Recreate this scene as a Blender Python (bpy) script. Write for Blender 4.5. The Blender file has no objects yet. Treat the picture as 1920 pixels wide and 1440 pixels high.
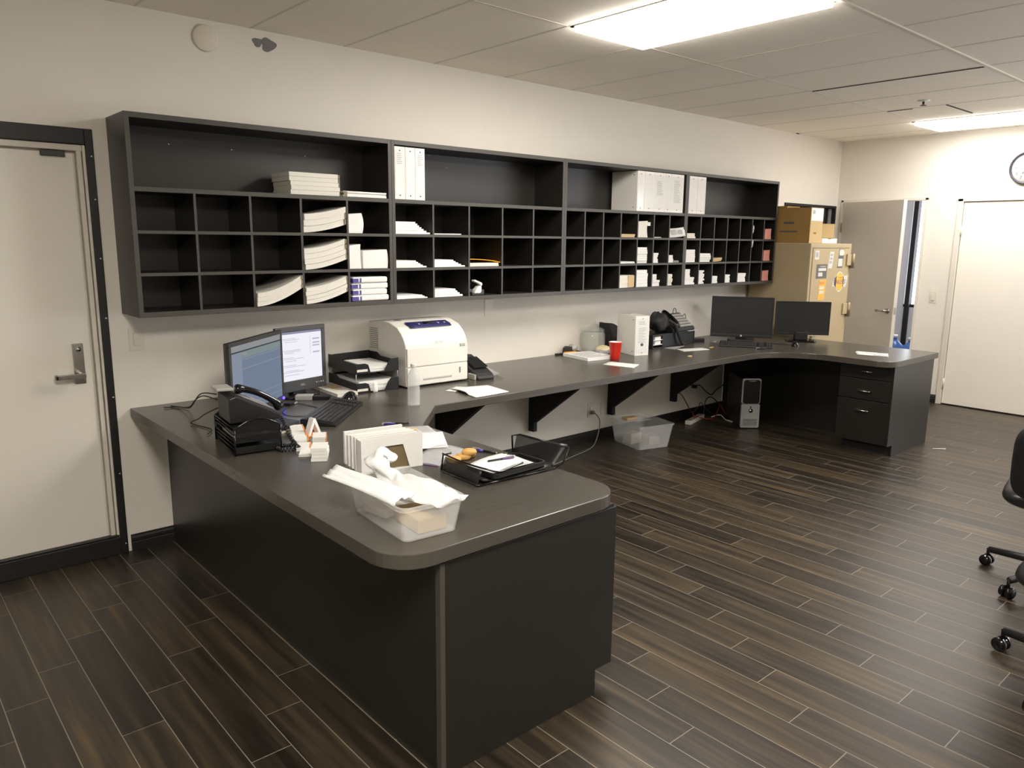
import bpy, bmesh, math, random
from math import sin, cos, pi, radians
from mathutils import Vector, Matrix
random.seed(7)
S = bpy.context.scene
COL = S.collection

# ------------------------------------------------------------------ node materials
def new_mat(name):
    m = bpy.data.materials.new(name); m.use_nodes = True
    nt = m.node_tree
    return m, nt, nt.nodes['Principled BSDF']

def srgb(r, g, b):
    f = lambda c: (c/255/12.92) if c/255 <= .04045 else ((c/255+.055)/1.055)**2.4
    return (f(r), f(g), f(b), 1)

def simple(name, col, rough=.5, metal=0., spec=.5, noise=0., nscale=40., bump=0., coat=0.):
    m, nt, p = new_mat(name)
    p.inputs['Roughness'].default_value = rough
    p.inputs['Metallic'].default_value = metal
    p.inputs['Specular IOR Level'].default_value = spec
    p.inputs['Coat Weight'].default_value = coat
    p.inputs['Base Color'].default_value = col
    if noise or bump:
        tc = nt.nodes.new('ShaderNodeTexCoord')
        n = nt.nodes.new('ShaderNodeTexNoise'); n.inputs['Scale'].default_value = nscale; n.inputs['Detail'].default_value = 4
        nt.links.new(tc.outputs['Object'], n.inputs['Vector'])
        if noise:
            r = nt.nodes.new('ShaderNodeMapRange')
            r.inputs['To Min'].default_value = 1-noise; r.inputs['To Max'].default_value = 1+noise
            nt.links.new(n.outputs['Fac'], r.inputs['Value'])
            mx = nt.nodes.new('ShaderNodeVectorMath'); mx.operation = 'SCALE'
            mx.inputs[0].default_value = col[:3]
            nt.links.new(r.outputs['Result'], mx.inputs['Scale'])
            nt.links.new(mx.outputs['Vector'], p.inputs['Base Color'])
        if bump:
            b = nt.nodes.new('ShaderNodeBump'); b.inputs['Strength'].default_value = bump; b.inputs['Distance'].default_value = .002
            nt.links.new(n.outputs['Fac'], b.inputs['Height']); nt.links.new(b.outputs['Normal'], p.inputs['Normal'])
    return m

def laminate(name, col, rough=.4, axis='x', amt=.25):
    m, nt, p = new_mat(name)
    tc = nt.nodes.new('ShaderNodeTexCoord'); mp = nt.nodes.new('ShaderNodeMapping')
    mp.inputs['Scale'].default_value = {'x': (2, 60, 60), 'z': (60, 60, 2), 'y': (60, 2, 60)}[axis]
    n = nt.nodes.new('ShaderNodeTexNoise'); n.inputs['Scale'].default_value = 1.5; n.inputs['Detail'].default_value = 6
    r = nt.nodes.new('ShaderNodeMapRange'); r.inputs['To Min'].default_value = 1-amt; r.inputs['To Max'].default_value = 1+amt
    mx = nt.nodes.new('ShaderNodeVectorMath'); mx.operation = 'SCALE'; mx.inputs[0].default_value = col[:3]
    nt.links.new(tc.outputs['Object'], mp.inputs['Vector']); nt.links.new(mp.outputs['Vector'], n.inputs['Vector'])
    nt.links.new(n.outputs['Fac'], r.inputs['Value']); nt.links.new(r.outputs['Result'], mx.inputs['Scale'])
    nt.links.new(mx.outputs['Vector'], p.inputs['Base Color'])
    p.inputs['Roughness'].default_value = rough
    return m

def glow(name, col, strength):
    m = bpy.data.materials.new(name); m.use_nodes = True
    nt = m.node_tree; nt.nodes.clear()
    o = nt.nodes.new('ShaderNodeOutputMaterial'); e = nt.nodes.new('ShaderNodeEmission')
    e.inputs['Color'].default_value = col; e.inputs['Strength'].default_value = strength
    nt.links.new(e.outputs['Emission'], o.inputs['Surface'])
    return m

def clear(name, col, rough=.05, trans=1., ior=1.3):
    m, nt, p = new_mat(name)
    p.inputs['Base Color'].default_value = col; p.inputs['Roughness'].default_value = rough
    p.inputs['Transmission Weight'].default_value = trans; p.inputs['IOR'].default_value = ior
    return m

def film(name, col, alpha=.5, rough=.3):
    m, nt, p = new_mat(name)
    p.inputs['Base Color'].default_value = col; p.inputs['Roughness'].default_value = rough
    p.inputs['Alpha'].default_value = alpha
    return m

def wire_mesh(name, col, pitch=250., open_=.55):
    """fine square wire netting: see-through between the wires"""
    m, nt, p = new_mat(name)
    p.inputs['Base Color'].default_value = col; p.inputs['Roughness'].default_value = .35
    p.inputs['Alpha'].default_value = open_
    return m

def floor_mat():
    m, nt, p = new_mat('wood_look_floor_tile')
    N, Lk = nt.nodes, nt.links
    def math_(op, a, b=None, c=None):
        n = N.new('ShaderNodeMath'); n.operation = op
        for i, v in enumerate((a, b, c)):
            if v is None: continue
            if isinstance(v, (int, float)): n.inputs[i].default_value = v
            else: Lk.new(v, n.inputs[i])
        return n.outputs[0]
    PW, PL, PS, X0, Y0 = .1355, .8114, .204, 1.108, -3.2245
    tc = N.new('ShaderNodeTexCoord'); sp = N.new('ShaderNodeSeparateXYZ'); Lk.new(tc.outputs['Object'], sp.inputs[0])
    x, y = sp.outputs['X'], sp.outputs['Y']
    u = math_('DIVIDE', math_('SUBTRACT', x, X0), PW)
    row = math_('FLOOR', u); fu = math_('FRACT', u)
    v = math_('DIVIDE', math_('SUBTRACT', math_('SUBTRACT', y, Y0), math_('MULTIPLY', row, PS)), PL)
    pl = math_('FLOOR', v); fv = math_('FRACT', v)
    gu = math_('MULTIPLY', math_('MINIMUM', fu, math_('SUBTRACT', 1., fu)), PW)
    gv = math_('MULTIPLY', math_('MINIMUM', fv, math_('SUBTRACT', 1., fv)), PL)
    g = math_('MINIMUM', gu, gv)
    grout = math_('LESS_THAN', g, .0015)
    cb = N.new('ShaderNodeCombineXYZ'); Lk.new(row, cb.inputs[0]); Lk.new(pl, cb.inputs[1])
    wn = N.new('ShaderNodeTexWhiteNoise'); wn.noise_dimensions = '2D'; Lk.new(cb.outputs[0], wn.inputs['Vector'])
    # grain: stretched noise, another piece of it for every plank
    cv = N.new('ShaderNodeCombineXYZ')
    Lk.new(math_('ADD', math_('MULTIPLY', x, 22.), math_('MULTIPLY', wn.outputs['Value'], 37.)), cv.inputs[0])
    Lk.new(math_('ADD', math_('MULTIPLY', y, 1.1), math_('MULTIPLY', wn.outputs['Value'], 11.)), cv.inputs[1])
    n1 = N.new('ShaderNodeTexNoise'); n1.inputs['Scale'].default_value = 1.; n1.inputs['Detail'].default_value = 5; n1.inputs['Roughness'].default_value = .6
    Lk.new(cv.outputs[0], n1.inputs['Vector'])
    cr = N.new('ShaderNodeValToRGB')
    e = cr.color_ramp.elements
    e[0].position = .33; e[0].color = (.013, .0095, .0065, 1)
    e[1].position = .74; e[1].color = (.105, .068, .034, 1)
    a = e.new(.47); a.color = (.030, .0225, .0155, 1)
    a = e.new(.60); a.color = (.054, .039, .023, 1)
    Lk.new(math_('ADD', n1.outputs['Fac'], math_('MULTIPLY', math_('SUBTRACT', wn.outputs['Value'], .5), .16)), cr.inputs['Fac'])
    mix = N.new('ShaderNodeMix'); mix.data_type = 'RGBA'
    Lk.new(grout, mix.inputs[0]); Lk.new(cr.outputs['Color'], mix.inputs[6]); mix.inputs[7].default_value = (.25, .225, .18, 1)
    Lk.new(mix.outputs[2], p.inputs['Base Color'])
    p.inputs['Roughness'].default_value = .36
    rr = N.new('ShaderNodeMapRange'); rr.inputs['To Min'].default_value = .30; rr.inputs['To Max'].default_value = .46
    Lk.new(n1.outputs['Fac'], rr.inputs['Value']); Lk.new(rr.outputs['Result'], p.inputs['Roughness'])
    b = N.new('ShaderNodeBump'); b.inputs['Strength'].default_value = .35; b.inputs['Distance'].default_value = .002
    Lk.new(math_('SUBTRACT', math_('MULTIPLY', n1.outputs['Fac'], .4), math_('MULTIPLY', grout, .6)), b.inputs['Height'])
    Lk.new(b.outputs['Normal'], p.inputs['Normal'])
    return m

M = dict(
    floor=floor_mat(),
    wall=simple('wall_paint', (.79, .745, .67, 1), .75, noise=.03, nscale=6, bump=.08),
    ceil=simple('ceiling_tile', (.94, .87, .765, 1), .9, noise=.045, nscale=90, bump=.25),
    tbar=simple('ceiling_grid_metal', (.74, .68, .59, 1), .7),
    tbar_dark=simple('ceiling_gap', (.02, .02, .02, 1), .9),
    lam=laminate('dark_laminate', (.017, .0155, .0125, 1), .36, 'z', .15),
    lamh=laminate('dark_laminate_shelf', (.020, .018, .015, 1), .42, 'x', .12),
    edge=simple('edge_banding', (.058, .052, .043, 1), .5),
    top=laminate('countertop_laminate', (.072, .064, .053, 1), .27, 'x', .10),
    black=simple('black_plastic', (.010, .010, .011, 1), .42, noise=.1),
    blackg=simple('black_gloss', (.006, .006, .007, 1), .12),
    blackm=simple('black_matte', (.012, .011, .011, 1), .7),
    base=simple('baseboard_black', (.012, .011, .010, 1), .45, noise=.1, nscale=15),
    gunmetal=simple('dark_grey_plastic', (.035, .034, .034, 1), .4),
    grey=simple('grey_plastic', (.22, .22, .21, 1), .45),
    lgrey=simple('light_grey_plastic', (.46, .45, .42, 1), .45),
    silver=simple('silver_plastic', (.55, .55, .56, 1), .3, .35),
    steel=simple('brushed_steel', (.46, .44, .41, 1), .28, 1.),
    chrome=simple('bright_chrome', (.75, .75, .75, 1), .12, 1.),
    brass=simple('hinge_brass', (.30, .24, .15, 1), .45, .5),
    door=simple('door_paint', (.88, .83, .75, 1), .55, noise=.02, nscale=5),
    doorfar=simple('door_paint_beige', (.64, .60, .535, 1), .55, noise=.02, nscale=5),
    frame=simple('frame_paint', (.73, .68, .60, 1), .5),
    plate=simple('switch_plate_plastic', (.74, .69, .60, 1), .4),
    paper=simple('white_paper', (.86, .85, .82, 1), .8, noise=.02, nscale=30),
    paper2=simple('cream_paper', (.80, .76, .67, 1), .8, noise=.03, nscale=30),
    paperedge=simple('paper_edge', (.78, .75, .68, 1), .85, noise=.10, nscale=160),
    spine=simple('brown_spine_tape', (.24, .19, .12, 1), .7, noise=.3, nscale=90),
    tan=simple('tan_paper', (.62, .45, .24, 1), .75, noise=.05),
    orange=simple('orange_ink', (.80, .30, .06, 1), .6),
    yellow=simple('yellow_plastic', (.90, .42, .02, 1), .45),
    pink=simple('pink_paper', (.72, .30, .24, 1), .7, noise=.10, nscale=60),
    blue=simple('blue_print', (.08, .07, .30, 1), .6),
    navy=simple('navy_panel', (.035, .035, .13, 1), .25),
    penblue=simple('pen_blue', (.06, .04, .30, 1), .3),
    purple=simple('purple_ink', (.16, .09, .24, 1), .6),
    ink=simple('printed_ink', (.10, .10, .12, 1), .7),
    greyink=simple('grey_ink', (.45, .44, .44, 1), .7),
    red=simple('red_cup_plastic', (.72, .030, .015, 1), .35),
    redcord=simple('red_cable', (.35, .015, .02, 1), .5),
    white=simple('white_plastic', (.80, .79, .75, 1), .4),
    printer=simple('printer_white', (.80, .77, .70, 1), .42),
    binder=simple('binder_vinyl', (.88, .85, .79, 1), .35, noise=.02),
    sleeve=simple('glossy_sleeve', (.82, .81, .79, 1), .10),
    safe=simple('safe_tan_enamel', (.47, .375, .225, 1), .42, noise=.04, nscale=8),
    card=simple('corrugated_cardboard', (.36, .215, .065, 1), .8, noise=.06, nscale=12),
    cardlt=simple('cardboard_light', (.60, .43, .21, 1), .8, noise=.06, nscale=12),
    brown=simple('brown_insert', (.20, .15, .075, 1), .6),
    cookie=simple('cookie_crust', (.70, .40, .12, 1), .8, noise=.15, nscale=60),
    snack=simple('snack_mix', (.66, .55, .34, 1), .8, noise=.25, nscale=120),
    glass=film('clear_glass', (.62, .64, .58, 1), .20, .03),
    pet=film('clear_bottle_plastic', (.84, .86, .86, 1), .24, .06),
    tub=film('frosted_plastic', (.86, .86, .85, 1), .27, .25),
    bag=film('white_bag_film', (.90, .90, .89, 1), .88, .35),
    zip=film('clear_bag_film', (.85, .85, .87, 1), .32, .12),
    mesh=wire_mesh('black_wire_mesh', (.012, .012, .012, 1), 250, .62),
    meshdk=wire_mesh('black_wire_mesh_dense', (.010, .010, .010, 1), 250, .82),
    bluewater=clear('blue_jug_plastic', (.15, .32, .80, 1), .1, .6, 1.3),
    darkglass=simple('dark_window_glass', (.012, .012, .016, 1), .05),
    leather=simple('black_leather', (.012, .012, .013, 1), .36, noise=.1, bump=.3, nscale=120),
    stain=simple('bare_plaster_grey', (.20, .19, .20, 1), .9, noise=.15, nscale=40),
    wallspot=simple('round_cover_paint', (.74, .68, .575, 1), .6),
    lampglow=glow('fluorescent_diffuser', (1., .95, .87, 1), 23.),
    lampglow_far=glow('fluorescent_diffuser_far', (1., .965, .92, 1), 12.5),
    lampglow_unseen=glow('unseen_fluorescent_diffuser', (1., .945, .85, 1), 42.),
    daylight=glow('daylight_window', (.90, .93, 1., 1), 5.),
    daylight_added=glow('added_window_daylight', (.93, .95, 1., 1), 5.),
    led=glow('blue_led', (.05, .03, 1., 1), 6.),
    scrA=glow('screen_blue', (.215, .265, .36, 1), .52),
    scrA2=glow('screen_side', (.30, .335, .42, 1), .52),
    scrA3=glow('screen_toolbar', (.34, .35, .36, 1), .52),
    scrA4=glow('screen_green', (.27, .33, .33, 1), .52),
    scrAd=glow('screen_dark', (.07, .08, .09, 1), .52),
    scrAl=glow('screen_line', (.33, .38, .46, 1), .52),
    scrB=glow('screen_white', (.93, .92, 1., 1), .62),
    scrBt=glow('screen_text', (.60, .60, .72, 1), .55),
    scrBk=glow('screen_bar', (.20, .20, .28, 1), .9),
)

# ------------------------------------------------------------------ geometry helpers
class MB:
    """collects shapes; build() links them as ONE mesh object"""
    def __init__(s): s.v = []; s.f = []; s.mi = []; s.cur = 0; s.sm = []
    def mat(s, i): s.cur = i; return s
    def add(s, vs, fs, T=None, smooth=False):
        o = len(s.v)
        s.v += [tuple(T @ Vector(p)) if T else tuple(p) for p in vs]
        for f in fs: s.f.append(tuple(i+o for i in f)); s.mi.append(s.cur); s.sm.append(smooth)
        return s
    def box(s, x0, x1, y0, y1, z0, z1, T=None):
        vs = [(x, y, z) for x in (x0, x1) for y in (y0, y1) for z in (z0, z1)]
        return s.add(vs, [(0,1,3,2),(4,6,7,5),(0,4,5,1),(2,3,7,6),(0,2,6,4),(1,5,7,3)], T)
    def prism(s, pts, h0, h1, axis='z', T=None):
        """extrude polygon pts (in the two other axes, cyclic order) along axis"""
        n = len(pts)
        def P(a, b, h):
            return {'z': (a, b, h), 'y': (a, h, b), 'x': (h, a, b)}[axis]
        vs = [P(a, b, h0) for a, b in pts]+[P(a, b, h1) for a, b in pts]
        fs = [tuple(range(n))[::-1], tuple(range(n, 2*n))]+[(i, (i+1) % n, (i+1) % n+n, i+n) for i in range(n)]
        return s.add(vs, fs, T)
    def lathe(s, prof, n=24, T=None, cap=True):
        vs = []; fs = []
        for r, z in prof:
            for i in range(n): vs.append((r*cos(2*pi*i/n), r*sin(2*pi*i/n), z))
        for k in range(len(prof)-1):
            for i in range(n):
                j = (i+1) % n
                fs.append((k*n+i, k*n+j, (k+1)*n+j, (k+1)*n+i))
        s.add(vs, fs, T, True)
        if cap:
            o = len(s.v)-len(vs)
            for k in (0, len(prof)-1):
                if prof[k][0] > 1e-6:
                    f = tuple(o+k*n+i for i in range(n)); s.f.append(f if k else f[::-1]); s.mi.append(s.cur); s.sm.append(False)
        return s
    def tube(s, pts, r, n=8, T=None, caps=True, closed=False):
        pts = [Vector(p) for p in pts]; vs = []; fs = []
        m = len(pts); up = Vector((0, 0, 1)); prevn = None
        rs = r if isinstance(r, (list, tuple)) else [r]*m
        for k, p in enumerate(pts):
            a = pts[(k-1) % m] if (k > 0 or closed) else pts[k]; b = pts[(k+1) % m] if (k < m-1 or closed) else pts[k]
            d = (b-a)
            if d.length < 1e-9: d = Vector((0, 0, 1))
            d.normalize()
            if prevn is None:
                nn = d.cross(up)
                if nn.length < 1e-3: nn = d.cross(Vector((1, 0, 0)))
            else:
                nn = prevn-d*prevn.dot(d)
                if nn.length < 1e-6: nn = d.cross(up)
            nn.normalize(); prevn = nn; bb = d.cross(nn)
            for i in range(n):
                t = 2*pi*i/n; vs.append(p+rs[k]*(nn*cos(t)+bb*sin(t)))
        K = m if closed else m-1
        for k in range(K):
            for i in range(n):
                j = (i+1) % n; k2 = (k+1) % m
                fs.append((k*n+i, k*n+j, k2*n+j, k2*n+i))
        if caps and not closed:
            fs.append(tuple(range(n))[::-1]); fs.append(tuple((m-1)*n+i for i in range(n)))
        return s.add(vs, fs, T, True)
    def grid(s, fn, nu, nv, T=None, smooth=True):
        vs = [fn(i/nu, j/nv) for i in range(nu+1) for j in range(nv+1)]
        fs = [(i*(nv+1)+j, (i+1)*(nv+1)+j, (i+1)*(nv+1)+j+1, i*(nv+1)+j+1) for i in range(nu) for j in range(nv)]
        return s.add(vs, fs, T, smooth)
    def ball(s, c, r, T=None, n=12, m=8, sc=(1, 1, 1)):
        c = Vector(c)
        def fn(u, v):
            a = 2*pi*u; b = pi*v
            return (c.x+r*sc[0]*sin(b)*cos(a), c.y+r*sc[1]*sin(b)*sin(a), c.z+r*sc[2]*cos(b))
        return s.grid(fn, n, m, T)
    def build(s, name, mats, parent=None, bevel=0., seg=2, solid=0., subd=0):
        me = bpy.data.meshes.new(name); me.from_pydata(s.v, [], s.f)
        if not isinstance(mats, (list, tuple)): mats = [mats]
        for m in mats: me.materials.append(m)
        for p, i, q in zip(me.polygons, s.mi, s.sm): p.material_index = min(i, len(mats)-1); p.use_smooth = q
        bm = bmesh.new(); bm.from_mesh(me)
        bmesh.ops.recalc_face_normals(bm, faces=bm.faces)
        bm.to_mesh(me); bm.free()
        o = bpy.data.objects.new(name, me); COL.objects.link(o)
        if parent is not None: o.parent = parent
        if solid:
            d = o.modifiers.new('thickness', 'SOLIDIFY'); d.thickness = solid; d.offset = 0
        if bevel:
            b = o.modifiers.new('edge', 'BEVEL'); b.width = bevel; b.segments = seg; b.limit_method = 'ANGLE'; b.angle_limit = radians(40)
        if subd:
            b = o.modifiers.new('smooth', 'SUBSURF'); b.levels = subd; b.render_levels = subd
        return o

def B(*a): return MB().box(*a)

def tag(o, label=None, cat=None, group=None, kind=None):
    if label: o['label'] = label
    if cat: o['category'] = cat
    if group: o['group'] = group
    if kind: o['kind'] = kind
    return o

def thing(name, label, cat, loc=(0, 0, 0), rz=0., group=None):
    o = bpy.data.objects.new(name, None); o.empty_display_size = .05; COL.objects.link(o)
    o.location = loc; o.rotation_euler = (0, 0, rz)
    return tag(o, label, cat, group)

def place(o, loc, rz=0.):
    o.location = loc; o.rotation_euler = (0, 0, rz); return o

def struct(o): o['kind'] = 'structure'; return o

def dup(root, loc=None, rz=None, label=None, group=None):
    r = root.copy(); COL.objects.link(r)
    if loc is not None: r.location = loc
    if rz is not None: r.rotation_euler = (0, 0, rz)
    if label: r['label'] = label
    if group: r['group'] = group
    for ch in list(root.children):
        c = ch.copy(); COL.objects.link(c); c.parent = r
        for g in list(ch.children):
            d = g.copy(); COL.objects.link(d); d.parent = c
    return r

def text(body, size, m, parent, loc, rot, name='lettering', ax='CENTER', sx=1.):
    c = bpy.data.curves.new(name, 'FONT'); c.body = body; c.size = size; c.align_x = ax; c.align_y = 'CENTER'; c.extrude = .0002
    c.materials.append(m)
    tmp = bpy.data.objects.new(name+'_curve', c); COL.objects.link(tmp)
    me = bpy.data.meshes.new_from_object(tmp.evaluated_get(bpy.context.evaluated_depsgraph_get()))
    bpy.data.objects.remove(tmp); bpy.data.curves.remove(c)
    if not me.materials: me.materials.append(m)
    o = bpy.data.objects.new(name, me); COL.objects.link(o); o.parent = parent
    o.location = loc; o.rotation_euler = rot; o.scale = (sx, 1, 1)
    return o

def arc(cx, cy, r, a0, a1, n=10):
    return [(cx+r*cos(radians(a0+(a1-a0)*i/n)), cy+r*sin(radians(a0+(a1-a0)*i/n))) for i in range(n+1)]

def rbox(hx, hy, r, n=5):
    """rounded rectangle outline, centred"""
    return arc(hx-r, hy-r, r, 0, 90, n)+arc(-hx+r, hy-r, r, 90, 180, n)+arc(-hx+r, -hy+r, r, 180, 270, n)+arc(hx-r, -hy+r, r, 270, 360, n)

def spline(pts, n=8):
    """Catmull-Rom through points"""
    P = [Vector(p) for p in pts]; out = []
    for i in range(len(P)-1):
        p0 = P[max(i-1, 0)]; p1 = P[i]; p2 = P[i+1]; p3 = P[min(i+2, len(P)-1)]
        for k in range(n):
            t = k/n
            out.append(.5*((2*p1)+(-p0+p2)*t+(2*p0-5*p1+4*p2-p3)*t*t+(-p0+3*p1-3*p2+p3)*t**3))
    out.append(P[-1]); return out

H = .762        # worktop height
XF = 7.409      # far wall
ZC = 2.7155     # ceiling
"""room"""
# ================================================================== ROOM
struct(B(-4, 11.2, -7.6, 0, -.1, 0).box(XF, 11.2, 0, 2.2, -.1, 0).build('floor', M['floor']))
struct(B(-4, 11.2, -7.6, 2.2, ZC, ZC+.1).build('ceiling', M['ceil']))
# back wall with the pigeonholes: openings for the left door and the small dark window
w = MB()
w.box(-4, -1.16, 0, .14, 0, ZC).box(-1.16, -.070, 0, .14, 2.07, ZC).box(-.070, 6.28, 0, .14, 0, ZC)
w.box(6.28, 7.37, 0, .14, 0, 1.66).box(6.28, 7.37, 0, .14, 2.03, ZC).box(7.37, XF, 0, .14, 0, ZC)
w.box(-1.16, -.070, .05, .14, 0, 2.07)
struct(w.build('wall_back', M['wall']))
# far wall: opening for the half-open door and for the right-hand door
w = MB()
w.box(XF, XF+.13, -.05, .14, 0, ZC).box(XF, XF+.13, -.955, -.05, 2.10, ZC).box(XF, XF+.13, -1.27, -.955, 0, ZC)
w.box(XF, XF+.13, -2.20, -1.27, 2.07, ZC)\
 .box(XF, XF+.13, -3.3, -2.20, 0, ZC).box(XF, XF+.13, -7.6, -7.1, 0, ZC).box(XF, XF+.13, -7.1, -3.3, 0, .45).box(XF, XF+.13, -7.1, -3.3, 2.35, ZC).box(XF+.06, XF+.13, -2.20, -1.27, 0, 2.07)
struct(w.build('wall_far', M['wall']))
struct(B(-4.12, -4, -7.6, .14, 0, ZC).build('wall_left', M['wall']))
struct(B(-4, XF, -7.72, -7.6, 0, ZC).build('wall_near', M['wall']))
# the room beyond the half-open door
w = MB()
w.box(10.4, 10.5, -2.2, -.62, 0, ZC).box(10.4, 10.5, .375, 2.2, 0, ZC).box(10.4, 10.5, -.62, .375, 0, .74).box(10.4, 10.5, -.62, .375, 2.3, ZC)
w.box(XF+.13, 10.5, 2.2, 2.3, 0, ZC).box(XF+.13, 10.5, -2.3, -2.2, 0, ZC)
struct(w.build('wall_beyond', simple('wall_paint_cool', (.62, .62, .66, 1), .8)))
wf = bpy.data.objects.new('window_2', None); COL.objects.link(wf); struct(wf)
B(10.40, 10.46, -.62, .375, .74, .78).box(10.40, 10.46, -.62, .375, 2.26, 2.30).box(10.36, 10.46, .285, .345, .0, 2.30).build('window_frame', M['blackm'], wf)
B(10.47, 10.475, -.62, .375, .78, 2.26).build('window_pane', M['daylight'], wf)
# unseen daylight windows added right of the closed door to brighten the ceiling
wf = bpy.data.objects.new('added_window', None); COL.objects.link(wf); struct(wf)
w = B(XF+.02, XF+.10, -7.1, -3.3, .45, .50).box(XF+.02, XF+.10, -7.1, -3.3, 2.30, 2.35)
for y in (-7.1, -6.16, -5.22, -4.28, -3.35): w.box(XF+.02, XF+.10, y, y+.05, .50, 2.30)
w.build('window_frame', M['frame'], wf)
B(XF+.10, XF+.11, -7.1, -3.3, .45, 2.35).build('window_pane', M['daylight_added'], wf)
# ceiling grid
tx = [.17, .74, 1.30, 1.93, 2.52, 3.16, 3.80, 4.43, 5.06, 5.69, 6.43, 7.06]
g = MB()
for x in tx: g.box(x-.006, x+.006, -7.6, 0, ZC-.0015, ZC+.01)
for x in (-.46, -1.08, -1.7, -2.3, -2.9, -3.5): g.box(x-.006, x+.006, -7.6, 0, ZC-.0015, ZC+.01)
for y in (-1.185, -2.34, -3.5, -4.66, -5.8, -6.97): g.box(-4, XF, y-(.012 if y == -2.34 else .006), y+(.012 if y == -2.34 else .006), ZC-(.008 if y == -2.34 else .0018), ZC+.01)
struct(g.build('trim_1', M['tbar']))
g = B(4.437, 4.449, -2.33, -1.20, ZC-.005, ZC+.01).box(5.70, 5.708, -1.40, -1.20, ZC-.005, ZC+.01).box(5.70, 6.26, -1.664, -1.652, ZC-.005, ZC+.01).box(6.40, 6.44, -.02, -.004, ZC-.006, ZC)
struct(g.build('trim_2', M['tbar_dark']))
g = MB()
prof = [(0, 0), (-.015, 0), (-.015, .045), (-.011, .050), (-.013, .056), (-.013, .070), (-.006, .080), (-.006, .088), (0, .088)]
g.prism(prof, -.048, 5.60, 'x')
g.prism(prof, 5.60, XF, 'x')
struct(g.build('baseboard_back', M['base']))
g = MB()
g.prism([(XF+p[0], p[1]) for p in prof], -1.235, -.985, 'y')
g.prism([(XF+p[0], p[1]) for p in prof], -7.6, -2.235, 'y')
struct(g.build('baseboard_far', M['base']))

# ---- left door (structure with parts)
d = bpy.data.objects.new('door_1', None); COL.objects.link(d); struct(d)
B(-1.05, -.150, .022, .048, .085, 2.012).build('door_slab', M['door'], d, .002)
B(-.137, -.116, .006, .05, 0, 2.03).box(-.112, -.100, -.004, .05, 0, 2.05).box(-1.16, -.112, .004, .05, 2.022, 2.05).box(-1.10, -1.06, .006, .05, 0, 2.03).build('door_frame', M['frame'], d, .003)
B(-.0995, -.064, -.010, .03, 0, 2.125).box(-1.16, -.0995, -.010, .03, 2.052, 2.125).build('edge_strip', M['base'], d, .003)
B(-1.10, -.102, -.016, .02, 0, .094).box(-1.10, -.102, -.010, .02, .094, .104).build('kick_plate', M['base'], d, .003)
for z in (.05, .43, .83, 1.23, 1.52, 1.80, 2.0):
    MB().ball((-.076, -.011, z), .006, n=8, m=6).build('screw', M['chrome'], d)
lv = B(-.232, -.184, .008, .024, .914, 1.112).build('lever_plate', M['steel'], d, .003)
MB().tube([(-.208, .01, .962), (-.208, -.045, .962)], .012, 10).box(-.325, -.195, -.058, -.040, .950, .972).box(-.325, -.312, -.058, -.02, .950, .972).build('lever', M['steel'], lv, .003)
MB().tube([(-.208, .010, 1.085), (-.208, -.004, 1.085)], .011, 12).build('lock_cylinder', M['chrome'], lv)
B(-.285, -.185, .000, .022, 1.992, 2.018).build('latch_guard', M['gunmetal'], d, .002)

# ---- small dark window in the back wall above the safe
d = bpy.data.objects.new('window_1', None); COL.objects.link(d); struct(d)
B(6.28, 7.37, -.012, .06, 2.005, 2.03).box(6.28, 7.37, -.012, .06, 1.66, 1.685).box(6.28, 6.305, -.012, .06, 1.685, 2.005).box(7.345, 7.37, -.012, .06, 1.685, 2.005).box(7.02, 7.034, -.005, .06, 1.685, 2.005).build('window_frame', M['blackm'], d)
B(6.30, 7.35, .04, .05, 1.68, 2.01).build('window_pane', M['darkglass'], d)
B(7.27, 7.33, .02, .034, 1.685, 2.0).build('grey_strip', M['grey'], d)  # upright grey strip in front of the pane, near its right end

# ---- half-open door in the far wall, hinged on the left, swung into the room
d = bpy.data.objects.new('door_2', None); COL.objects.link(d); struct(d)
B(XF-.012, XF+.14, -.075, -.048, 0, 2.095).box(XF-.012, XF+.14, -.957, -.925, 0, 2.095).box(XF-.012, XF+.14, -.957, -.048, 2.07, 2.10).build('door_frame', M['frame'], d, .003)
hz = bpy.data.objects.new('door_slab', None)
sl = MB().box(-.002, .042, -.845, -.004, .010, 2.065).build('door_slab', M['doorfar'], d, .002)
sl.location = (XF-.016, -.078, 0); sl.rotation_euler = (0, 0, radians(-23))
hd = MB().tube([(-.002, -.775, .945), (-.012, -.775, .945)], .028, 14).tube([(-.010, -.775, .945), (-.052, -.775, .945)], .010, 10).tube([(-.052, -.783, .945), (-.052, -.74, .945), (-.050, -.66, .942)], .010, 10).build('lever', M['steel'], sl)
B(.008, .034, -.8475, -.844, .915, .985).build('latch_plate', M['steel'], sl)
for z in (.25, 1.05, 1.80): MB().tube([(-.006, -.003, z-.05), (-.006, -.003, z+.05)], .008, 8).build('hinge', M['brass'], sl)

# ---- closed door at the right of the far wall
d = bpy.data.objects.new('door_3', None); COL.objects.link(d); struct(d)
B(XF-.014, XF+.05, -1.285, -1.235, 0, 2.075).box(XF-.014, XF+.05, -2.235, -2.185, 0, 2.075).box(XF-.014, XF+.05, -2.235, -1.235, 2.045, 2.092).build('door_frame', M['frame'], d, .004)
B(XF+.004, XF+.045, -2.180, -1.290, .012, 2.040).build('door_slab', M['door'], d, .002)
for z in (.22, 1.76): MB().tube([(XF-.006, -1.290, z-.05), (XF-.006, -1.290, z+.05)], .009, 8).build('hinge', M['frame'], d)

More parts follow.
